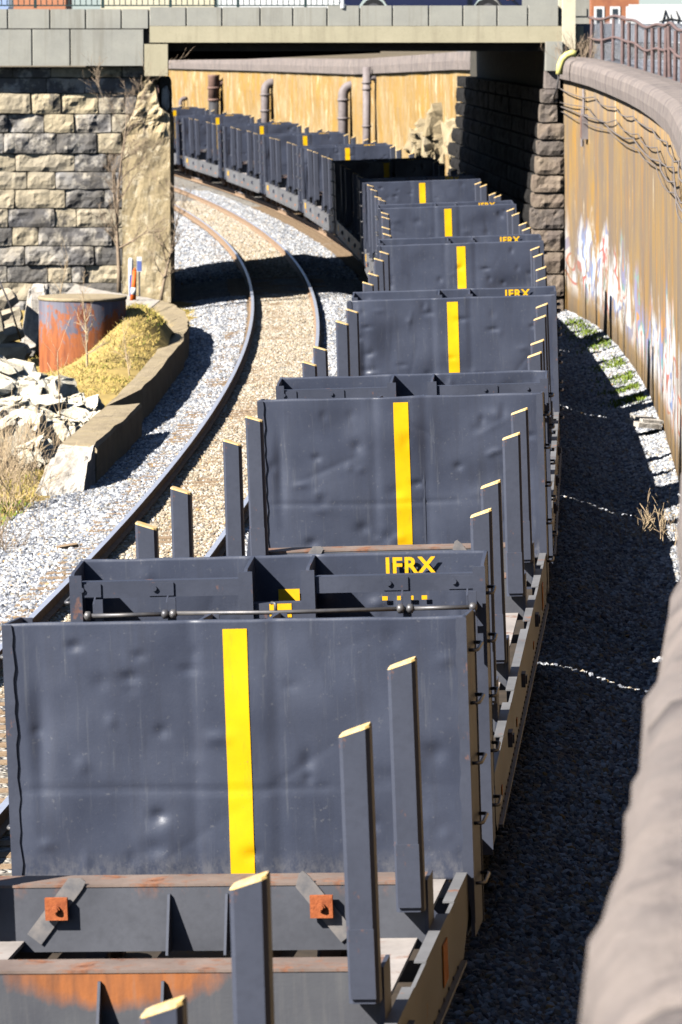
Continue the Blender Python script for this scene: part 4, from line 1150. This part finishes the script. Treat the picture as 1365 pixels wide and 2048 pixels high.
# dry grass
def blades(name, spots, mat, label, cat, hmin, hmax, wd, seed, lean=.5):
    rr = random.Random(seed); mb = MB()
    for (x, y, z) in spots:
        h = rr.uniform(hmin, hmax); a = rr.uniform(0, 2 * math.pi); le = rr.uniform(.1, lean) * h
        w = Vector((math.cos(a), math.sin(a), 0)) * wd; b = rr.uniform(0, 2 * math.pi)
        tip = Vector((math.cos(b) * le, math.sin(b) * le, h)); base = Vector((x, y, z - .02))
        mid = base + tip * .55 + Vector((0, 0, h * .08))
        o = len(mb.v)
        mb.v += [tuple(base - w), tuple(base + w), tuple(mid + w * .7), tuple(mid - w * .7), tuple(base + tip)]
        mb.f += [(o, o + 1, o + 2, o + 3), (o + 3, o + 2, o + 4)]; mb.mi += [0, 0]
    return obj(name, mb.mesh(name, mat, recalc=False), kind='stuff', label=label, category=cat)
rr = random.Random(77); spots = []; gsp = []
while len(spots) < 30000:
    y = rr.uniform(62, 108); xr = wall_inner_x(y) - .02
    x = xr - abs(rr.gauss(0, 1.6)); 
    if x < -9: continue
    if (x - DRUMP.x) ** 2 + (y - DRUMP.y) ** 2 < .95 ** 2: continue
    if nz((x, y, 0), .8, 5) < -.25: continue
    (spots if rr.random() < .86 else gsp).append((x, y, bankz(x, y)))
blades('dry_grass', spots, 'straw', 'matted straw coloured grass on the bank behind the low wall', 'grass', .03, .11, .007, 1, 2.6)
blades('green_grass', gsp, 'green', 'sparse green grass among the straw on the bank', 'grass', .03, .09, .008, 2, 1.6)
sp2 = []
for _ in range(2600):
    y = rr.uniform(48, 64); x = -4.6 - (64 - y) * .03 - abs(rr.gauss(0, .7))
    sp2.append((x, y, min(bankz(x, y), -.28) if y < 60 else bankz(x, y)))
blades('weed_patch', sp2, 'green', 'low green weeds around the brush at the end of the low wall', 'weeds', .03, .14, .014, 3, 1.2)
sp3 = []
for (cy, ln) in ((103, 2.5), (99.5, 2.4), (96, 1.8), (90.5, 1.4), (87, 1.3), (84.5, .5), (82.2, 1.0)):
    for _ in range(420):
        y = cy + rr.gauss(0, ln * .42); x = wl(y, 1) + .12 - abs(rr.gauss(0, .32))
        lat = x - tx(y); sp3.append((x, y, gz(lat) + .01))
blades('wall_foot_grass', sp3, 'green', 'bright green grass tufts at the foot of the graffiti wall', 'grass', .04, .13, .016, 4, 1.0)

# rusty drum with concrete cap
dr = thing('steel_drum', 'large rusted steel caisson drum with a concrete cap in the grass bank', 'caisson', (DRUMP.x, DRUMP.y, -.45))
mb = MB(); seg = 48
ring = [[(r * math.cos(2 * math.pi * k / seg), r * math.sin(2 * math.pi * k / seg), z) for k in range(seg)] for r, z in ((.88, -.3), (.88, .4), (.885, .9), (.88, 1.60))]
mb.add([p for q in ring for p in q], [(j * seg + k, j * seg + (k + 1) % seg, (j + 1) * seg + (k + 1) % seg, (j + 1) * seg + k) for j in range(3) for k in range(seg)])
obj('drum_shell', mb.mesh('drum_shell', 'drum', True), dr)
mb = MB(); prof = [(.885, 1.601), (.90, 1.61), (.90, 1.665), (.87, 1.668), (.5, 1.668), (0, 1.667)]
mb.add([(r * math.cos(2 * math.pi * k / seg), r * math.sin(2 * math.pi * k / seg), z + .004 * nz((r * math.cos(2 * math.pi * k / seg), r * math.sin(2 * math.pi * k / seg), 0), 3)) for r, z in prof for k in range(seg)], [(j * seg + k, j * seg + (k + 1) % seg, (j + 1) * seg + (k + 1) % seg, (j + 1) * seg + k) for j in range(len(prof) - 1) for k in range(seg)])
obj('concrete_cap', mb.mesh('concrete_cap', 'lowwall', True), dr)
# concrete remnant behind the drum
rp = unp(80, 640, d=94)
obj('concrete_remnant', rock_mesh('concrete_remnant', (.22, .5, .75), 'rubble', 5.5, .2, 3, .35), None, unp(70, 640, d=93), (0, .15, 0), label='ragged upright concrete remnant beside the rusty drum', category='concrete remnant')
# leaning slabs at far left
for i, (x, y, w, h, an) in enumerate([(8, 600, .42, .30, -.5), (12, 635, .55, .25, -.35), (10, 668, .62, .28, -.3), (14, 705, .75, .3, -.05), (-30, 640, .6, .5, -.3)]):
    p = unp(x, y, d=92 - i * .6)
    obj('leaning_stone', rock_mesh('leaning_stone', (w * .6, .5, h * .62), 'rock_tan', i * 2.7 + 1, .2, 2, .4), None, p, (0, an, .2), label='tan stone slab of the tumbled wing wall left of the rusty drum', category='stone', group='tumbled wing wall stones')
mb = MB(); mb.tube([unp(-4, 555, d=90), unp(20, 610, d=90), unp(42, 682, d=90)], .02, 6); obj('guy_cable', mb.mesh('guy_cable', 'pipe_dark', True), label='dark cable slanting down over the tumbled wing wall stones', category='cable')
# white rocks
for i, (x, y, s) in enumerate([(12, 765, .75), (-8, 800, .6), (55, 790, .4), (110, 790, .5), (100, 825, .5), (60, 835, .45), (20, 835, .55), (135, 825, .36), (150, 845, .4), (178, 822, .34), (90, 865, .5), (45, 875, .5), (125, 870, .42), (155, 795, .2), (0, 880, .55), (185, 845, .3), (70, 900, .35)]):
    y_ = 80.5 - (y - 765) * .10
    p = unp(x, y + 6, d=y_); s *= .92
    obj('white_boulder', rock_mesh('white_boulder', (s * .8, s * .7, s * .62), 'rock', i * 4.3 + 2, .5, 4, .42), None, p, (rr.uniform(-.3, .3), rr.uniform(-.4, .4), rr.uniform(0, 3)), label='bright white limestone boulder in the ledge below the rusty drum', category='boulder', group='white limestone boulders')
mb = MB(); vs_ = []; n = 16
for j in range(n + 1):
    for i in range(n + 1):
        u, v = i / n, j / n
        p = unp(-90 + 300 * u, 775 + 150 * v, d=80.9 - 13.5 * v + 0.0)
        q = bankz(p.x, p.y) - .05
        p.z = q + (p.z - q) * .75 * max(0, 1 - u * .9) * math.sin(math.pi * min(1, v * 1.1 + .0)) ; p.z += .1 * nz(p, 2.2, 4)
        vs_.append(p)
k = n + 1; mb.add(vs_, [(j * k + i, j * k + i + 1, (j + 1) * k + i + 1, (j + 1) * k + i) for j in range(n) for i in range(n)])
obj('rock_ledge', mb.mesh('rock_ledge', 'rock'), kind='structure')

# ------------------------------------------------------------------ saplings and brush
def grow(mb, p, d, ln, rad, depth, rr, spread=.55, curl=.18, kids=3):
    n = 5; pts = [p.copy()]; rads = [rad]; q = p.copy(); dd = d.copy(); outs = []
    for i in range(n):
        dd = (dd + Vector((rr.gauss(0, curl), rr.gauss(0, curl), rr.gauss(0, curl) + .05))).normalized()
        q = q + dd * ln / n; pts.append(q.copy()); rads.append(max(.003, rad * (1 - .75 * (i + 1) / n)))
        outs.append((q.copy(), dd.copy(), rads[-1]))
    mb.tube(pts, rads, 5 if rad > .012 else 3)
    if depth > 0:
        for q, dq, r_ in outs[0 if depth > 1 else 1:]:
            for _ in range(rr.randint(1, kids)):
                s_ = (dq + Vector((rr.gauss(0, spread), rr.gauss(0, spread), rr.gauss(0, spread) * .6 + .1))).normalized()
                grow(mb, q, s_, ln * rr.uniform(.3, .55), r_ * .65, depth - 1, rr, spread, curl, kids)
def sapling(base, height, rad, seed, label, mat='twig', depth=2, lean=(0, 0), kids=2):
    rr = random.Random(seed); t = thing('bare_sapling', label, 'sapling', base)
    mb = MB(); pts = []; rads = []; n = 8; q = Vector((0, 0, -.15)); d = Vector((lean[0], lean[1], 1)).normalized(); joints = []
    for i in range(n + 1):
        pts.append(q.copy()); rads.append(rad * (1 - .85 * i / n) + .004); joints.append((q.copy(), d.copy(), rads[-1]))
        d = (d + Vector((rr.gauss(0, .06), rr.gauss(0, .06), .02))).normalized(); q = q + d * height / n
    mb.tube(pts, rads, 6); obj('trunk', mb.mesh('trunk', mat, True), t)
    mb = MB()
    for q, dq, r_ in joints[2:]:
        for _ in range(rr.randint(1, 3)):
            s_ = (dq * .5 + Vector((rr.gauss(0, .6), rr.gauss(0, .6), rr.uniform(.1, .7)))).normalized()
            grow(mb, q, s_, height * rr.uniform(.15, .36), r_ * .6, depth - 1, rr, .5, .16, kids)
    obj('twigs', mb.mesh('twigs', mat), t)
b = unp(238, 572, d=106.8); sapling(Vector((b.x, 106.8, b.z)), 4.3, .055, 3, 'taller bare sapling growing in front of the stone abutment', depth=3, kids=3)
b = unp(322, 588, d=107.4); sapling(Vector((b.x, 107.4, b.z)), 2.3, .04, 8, 'bare leaning sapling in front of the concrete pier', depth=3, lean=(.12, 0))
b = unp(181, 730, d=86); sapling(Vector((b.x, 84.6, bankz(b.x, 84.6))), 1.65, .022, 14, 'pale thin sapling in front of the rusty drum', 'twig_pale', 2)
b = unp(115, 600, d=98); sapling(Vector((b.x, 98, bankz(b.x, 98))), 2.0, .018, 15, 'reddish straight shoot rising behind the rusty drum', 'twig_pale', 1)
b = unp(262, 720, d=84); sapling(Vector((b.x, 83.5, bankz(b.x, 83.5))), .95, .014, 16, 'small pale sapling on the grass between drum and low wall', 'twig_pale', 2)
b = unp(135, 880, d=72); sapling(Vector((b.x, 71.0, bankz(b.x, 71.0))), 1.9, .012, 17, 'single tall straw coloured stem before the white boulders', 'twig_pale', 1)
def brush(base, seed, n, h, label, mat, spread=.45):
    rr = random.Random(seed); mb = MB()
    for _ in range(n):
        p = Vector((rr.gauss(0, .28), rr.gauss(0, .5), -.05)); d = Vector((rr.gauss(0, spread), rr.gauss(0, spread), 1)).normalized()
        grow(mb, p, d, h * rr.uniform(.45, 1.1), .007, 1, rr, .45, .12, 2)
    t = thing('dry_brush', label, 'brush', base); obj('stems', mb.mesh('stems', mat), t)
for i, (x, y, d, n, h, mt, lb) in enumerate([(5, 950, 63.5, 60, 1.2, 'twig_pale', 'tall fan of dry straw stems beside the broken wall end'), (60, 950, 66.0, 20, .6, 'twig', 'brown twiggy brush against the broken end of the low wall'),
                                  (0, 900, 67, 45, 1.0, 'twig_pale', 'dry stems in front of the white boulders at their left end'), (60, 880, 69, 35, .8, 'twig_pale', 'thin dry stems rising before the middle of the white boulders'), (-25, 1000, 58, 40, .6, 'twig', 'low brown brush by the edge of the gravel')]):
    p = unp(x, y, d=d); p.z = min(bankz(p.x, d), -.28); p.y = d
    brush(p, 30 + i, n, h, lb, mt)
# a tuft at the wall foot on the right
b = unp(1345, 1075, z=-.3); brush(b, 60, 40, .5, 'straw tuft on the gravel at the foot of the retaining wall', 'twig_pale', .5)
# hanging twigs at top of the retaining wall
b = Vector((wl(107.5, 1) + .4, 107.5, wl(107.5, 2))); brush(b, 61, 45, .55, 'brown dead weed on the coping beside the pylon', 'twig', .5)

# ------------------------------------------------------------------ small things
p = unp(266, 578, d=101.5)
cb = Vector((p.x, 101.5, .27))
ct = thing('channelizer_cone', 'slim orange and white traffic cone standing on the low wall', 'traffic cone', cb, (0, .06, 0))
def cyl(r0, r1, z0, z1, seg=14):
    mb = MB(); mb.tube([(0, 0, z0), (0, 0, z1)], [r0, r1], seg); return mb
H = .72
obj('cone_body', cyl(.075, .045, 0, H).mesh('cone_body', 'cone', True), ct)
obj('reflective_band', cyl(.069, .062, H * .22, H * .45).mesh('reflective_band', 'white', True), ct)
mb = MB(); mb.tube([(0, 0, H), (0, 0, H + .03), (0, 0, H + .06)], [.03, .03, .012], 10); obj('grip', mb.mesh('grip', 'cone', True), ct)
ps = thing('marker_post', 'white plastic marker post behind the orange cone', 'marker post', (unp(262, 575, d=103).x, 103, .2))
mb = MB(); mb.tube([(0, 0, -.4), (0, 0, .95), (0, 0, 1.0)], [.06, .06, .035], 12); obj('post', mb.mesh('post', 'white', True), ps)
mb = MB(); mb.box(-.035, .035, -.064, -.061, .1, .6); obj('printed_strip', mb.mesh('printed_strip', 'blue'), ps)
sg = thing('small_sign', 'small blue and white sign plate on a thin post beside the orange cone', 'sign', (unp(279, 560, d=104).x, 104, .2))
mb = MB(); mb.box(-.02, .02, -.02, .02, -.4, .7); obj('post', mb.mesh('post', 'steel'), sg)
mb = MB(); mb.box(-.06, .06, -.035, -.022, .62, .98); obj('plate', mb.mesh('plate', 'white'), sg)
mb = MB(); mb.box(-.055, .055, -.039, -.036, .64, .88); obj('print', mb.mesh('print', 'blue'), sg)
# timber scrap in gravel
b = unp(135, 1095, z=-.25)
mb = MB(); mb.box(-.14, .14, -.05, .05, -.04, .035); obj('timber_scrap', mb.mesh('timber_scrap', 'tie'), None, b, (.1, -.1, .5), label='dark scrap of tie wood lying on the gravel left of the rails', category='wood scrap')
b = unp(1288, 848, z=-.22)
mb = MB(); mb.box(-.22, .2, -.35, .3, -.03, .05); mb.box(-.1, .3, -.2, .4, .052, .10); obj('concrete_scrap', mb.mesh('concrete_scrap', 'rubble'), None, b, (.05, .1, .3), label='flat broken concrete pieces on the gravel by the retaining wall', category='rubble')

# ------------------------------------------------------------------ street above: vehicles and buildings beyond the bridge railing
def road_car(name, label, base, heading, paint, length=4.6, h=1.5):
    t = thing(name, label, 'car', base, (0, 0, heading))
    L = length / 2; w = .88
    prof = [(-L, .42), (-L + .02, .85), (-L + .25, 1.0), (-L + .75, 1.05), (-.9, h), (.75, h), (1.35, 1.02), (L - .25, .92), (L, .70), (L, .40)]
    arch = []
    for cx in (L - .85, -L + .85):
        arch += [(cx + .38, .30)] + [(cx + .38 * math.cos(a), .32 + .38 * math.sin(a)) for a in [math.pi * k / 8 for k in range(1, 8)]] + [(cx - .38, .30)]
    outline = prof + [(L - .05, .30)] + arch + [(-L + .05, .30)]
    mb = MB(); mb.prism([(x, -w, z) for x, z in outline], (0, 2 * w, 0)); obj('body', mb.mesh('body', paint), t)
    for cx in (L - .85, -L + .85):
        for sd in (-1, 1):
            mb = MB(); mb.tube([(cx, sd * (w - .2), .32), (cx, sd * (w + .01), .32)], .31, 18); wh = obj('wheel', mb.mesh('wheel', 'black'), t)
            mb = MB(); mb.tube([(cx, sd * (w + .01), .32), (cx, sd * (w + .03), .32)], .19, 14); obj('rim', mb.mesh('rim', 'steel'), wh)
    for sd in (-1, 1):
        mb = MB(); mb.prism([(x, sd * (w + .004), z) for x, z in ((-1.35, 1.08), (-.85, h - .1), (.68, h - .1), (1.15, 1.06))], (0, sd * .006, 0)); obj('side_window', mb.mesh('side_window', 'glass'), t)
        mb = MB(); mb.box(-L - .015, -L + .05, sd * .78 - .09, sd * .78 + .09, .68, .86); obj('tail_light', mb.mesh('tail_light', 'red'), t)
        mb = MB(); mb.box(L - .05, L + .02, sd * .62 - .14, sd * .62 + .14, .60, .74); obj('headlight', mb.mesh('headlight', 'white'), t)
        mb = MB(); mb.box(L - .4, L - .2, sd * (w + .003) - .01, sd * (w + .003) + .01, .60, .66); obj('marker_lamp', mb.mesh('marker_lamp', 'orange'), t)
road_car('parked_car', 'dark navy car on the bridge behind the parapet beyond the lamp post', (bx(853) + .15, DB + 3.2, 6.71), 0, 'navy')
road_car('parked_car', 'pale blue car with red tail light at the end of the bridge railing', (bx(28) - 2.55, DB + 3.2, 6.71), math.pi, 'paleblue')
def facade(name, label, x0, x1, d, z1, wallmat, cols, winmat='glass', z0=4.8):
    s = d / FPX; X0, X1 = (x0 - CXP) * s, (x1 - CXP) * s
    t = thing(name, label, 'building', (X0, d, z0)); W = X1 - X0; Hh = z1 - z0
    mb = MB(); mb.box(0, W, 0, 8, -.5, Hh); obj('wall', mb.mesh('wall', wallmat), t)
    mb = MB(); mb.box(-.15, W + .15, -.15, 8.1, Hh + .001, Hh + .3); obj('roof', mb.mesh('roof', 'pipe'), t)
    for i in range(cols):
        cx = W * (i + .5) / cols; ww = min(.7, W / cols * .32)
        for zz in (1.0, 4.0):
            if zz + 1.7 > Hh: continue
            wv = MB(); wv.box(cx - ww, cx + ww, -.03, -.002, zz, zz + 1.6); f = obj('window', wv.mesh('window', 'white'), t)
            wv = MB(); wv.box(cx - ww + .09, cx + ww - .09, -.045, -.031, zz + .09, zz + 1.51); obj('pane', wv.mesh('pane', winmat), f)
facade('brick_building', 'salmon brick building behind the bridge railing', 24, 135, 330, 20, 'brick', 3)
facade('pale_building', 'pale rendered building behind the middle of the bridge railing', 205, 430, 300, 20, 'pylon', 6)
facade('white_building', 'white fronted shop building behind the lamp post on the bridge', 440, 700, 296, 20, 'white', 7)
facade('grey_building', 'pale grey building behind the navy car on the bridge', 985, 1150, 225, 18, 'bridge', 4)
facade('rust_shed', 'rust orange metal shed beyond the retaining wall fence', 1180, 1275, 165, 12, 'rust_shed', 3)
ww = thing('white_street_wall', 'white painted wall with black graffiti beyond the fence', 'wall', ((1256 - CXP) / FPX * 128, 128, 5.5))
mb = MB(); mb.box(0, 6, 0, .3, -.3, 1.78); obj('wall_body', mb.mesh('wall_body', 'white'), ww)
mb = MB()
for pts_ in ([(.9, 1.1), (1.0, 1.35), (1.05, 1.62), (1.12, 1.4), (1.1, 1.15)], [(1.2, 1.5), (1.28, 1.2), (1.38, 1.1), (1.45, 1.38), (1.36, 1.6)], [(.86, 1.28), (1.2, 1.36), (1.55, 1.3)]):
    mb.tube([(px_, -.008, pz_) for px_, pz_ in pts_], [.012, .03, .022, .03, .012][:len(pts_)], 5)
obj('graffiti', mb.mesh('graffiti', 'black'), ww)

# ------------------------------------------------------------------ ballast stones (geometry nodes instances)
def pebble_group(name, density, smin, smax, mat, seed):
    g = bpy.data.node_groups.new(name, 'GeometryNodeTree')
    g.interface.new_socket('Geometry', in_out='INPUT', socket_type='NodeSocketGeometry')
    g.interface.new_socket('Geometry', in_out='OUTPUT', socket_type='NodeSocketGeometry')
    N = g.nodes.new; Lk = g.links.new
    gi, go = N('NodeGroupInput'), N('NodeGroupOutput')
    dp = N('GeometryNodeDistributePointsOnFaces'); dp.inputs['Density'].default_value = density; dp.inputs['Seed'].default_value = seed
    Lk(gi.outputs[0], dp.inputs['Mesh'])
    ico = N('GeometryNodeMeshIcoSphere'); ico.inputs['Radius'].default_value = 1; ico.inputs['Subdivisions'].default_value = 1
    sp = N('GeometryNodeSetPosition'); Lk(ico.outputs[0], sp.inputs['Geometry'])
    nt = N('ShaderNodeTexNoise'); nt.inputs['Scale'].default_value = 1.3
    vm = N('ShaderNodeVectorMath'); vm.operation = 'SUBTRACT'; vm.inputs[1].default_value = (.5, .5, .5); Lk(nt.outputs['Color'], vm.inputs[0])
    vm2 = N('ShaderNodeVectorMath'); vm2.operation = 'SCALE'; vm2.inputs['Scale'].default_value = 1.3; Lk(vm.outputs[0], vm2.inputs[0])
    Lk(vm2.outputs[0], sp.inputs['Offset'])
    sm = N('GeometryNodeSetMaterial'); sm.inputs['Material'].default_value = mat; Lk(sp.outputs[0], sm.inputs['Geometry'])
    ss = N('GeometryNodeSetShadeSmooth'); ss.inputs['Shade Smooth'].default_value = False; Lk(sm.outputs[0], ss.inputs['Geometry'])
    ip = N('GeometryNodeInstanceOnPoints'); Lk(dp.outputs['Points'], ip.inputs['Points']); Lk(ss.outputs[0], ip.inputs['Instance'])
    rv = N('FunctionNodeRandomValue'); rv.data_type = 'FLOAT_VECTOR'; rv.inputs['Min'].default_value = (0, 0, 0); rv.inputs['Max'].default_value = (6.28, 6.28, 6.28)
    Lk(rv.outputs['Value'], ip.inputs['Rotation'])
    rs = N('FunctionNodeRandomValue'); rs.data_type = 'FLOAT_VECTOR'; rs.inputs['Min'].default_value = (smin,) * 3; rs.inputs['Max'].default_value = (smax,) * 3; rs.inputs['Seed'].default_value = 5
    Lk(rs.outputs['Value'], ip.inputs['Scale'])
    Lk(ip.outputs[0], go.inputs[0]); return g
def pebbles(name, lats, y0, y1, density, smin, smax, mat, label, dz=0.0, zf=None):
    yy = grange(y0, y1, 1.0)
    m = strip_mesh(name, lats, yy, zf or (lambda la, y, p: gz(la) + .03 * nz(p, .9) + .02 * nz(p, 3) + dz), mat, False)
    o = obj(name, m, kind='stuff', label=label, category='gravel')
    md = o.modifiers.new('stones', 'NODES'); md.node_group = pebble_group(name, density, smin, smax, M[mat], len(name))
    return o
pebbles('ballast_shoulder_stones', grange(-6.4, -4.55, .3), 44, 80, 520, .018, .046, 'pebble', 'light grey crushed stone ballast left of the empty track')
pebbles('ballast_shoulder_stones', grange(-6.4, -4.55, .3), 80, 112, 330, .022, .05, 'pebble', 'light grey crushed stone ballast towards the bridge')
pebbles('track_stones', grange(-4.4, -2.85, .3), 44, 112, 300, .016, .036, 'pebble_brown', 'brownish crushed stone between the rails of the empty track', .0)
pebbles('between_track_stones', grange(-2.75, -1.2, .3), 44, 112, 300, .02, .045, 'pebble', 'crushed stone between the two tracks')
pebbles('wall_side_stones', grange(1.3, 3.85, .3), 20, 108, 330, .02, .05, 'pebble', 'crushed stone ballast between the train and the retaining wall')
pebbles('far_ballast_stones', grange(-6.4, -4.5, .4), 120, 172, 150, .03, .06, 'pebble', 'bright crushed stone left of the empty track beyond the bridge')
pebbles('far_between_stones', grange(-2.7, -1.3, .4), 120, 185, 170, .03, .06, 'pebble', 'bright crushed stone between the tracks beyond the bridge')
pebbles('far_track_stones', grange(-4.3, -2.9, .4), 120, 172, 120, .025, .05, 'pebble_brown', 'tan crushed stone between the rails beyond the bridge')
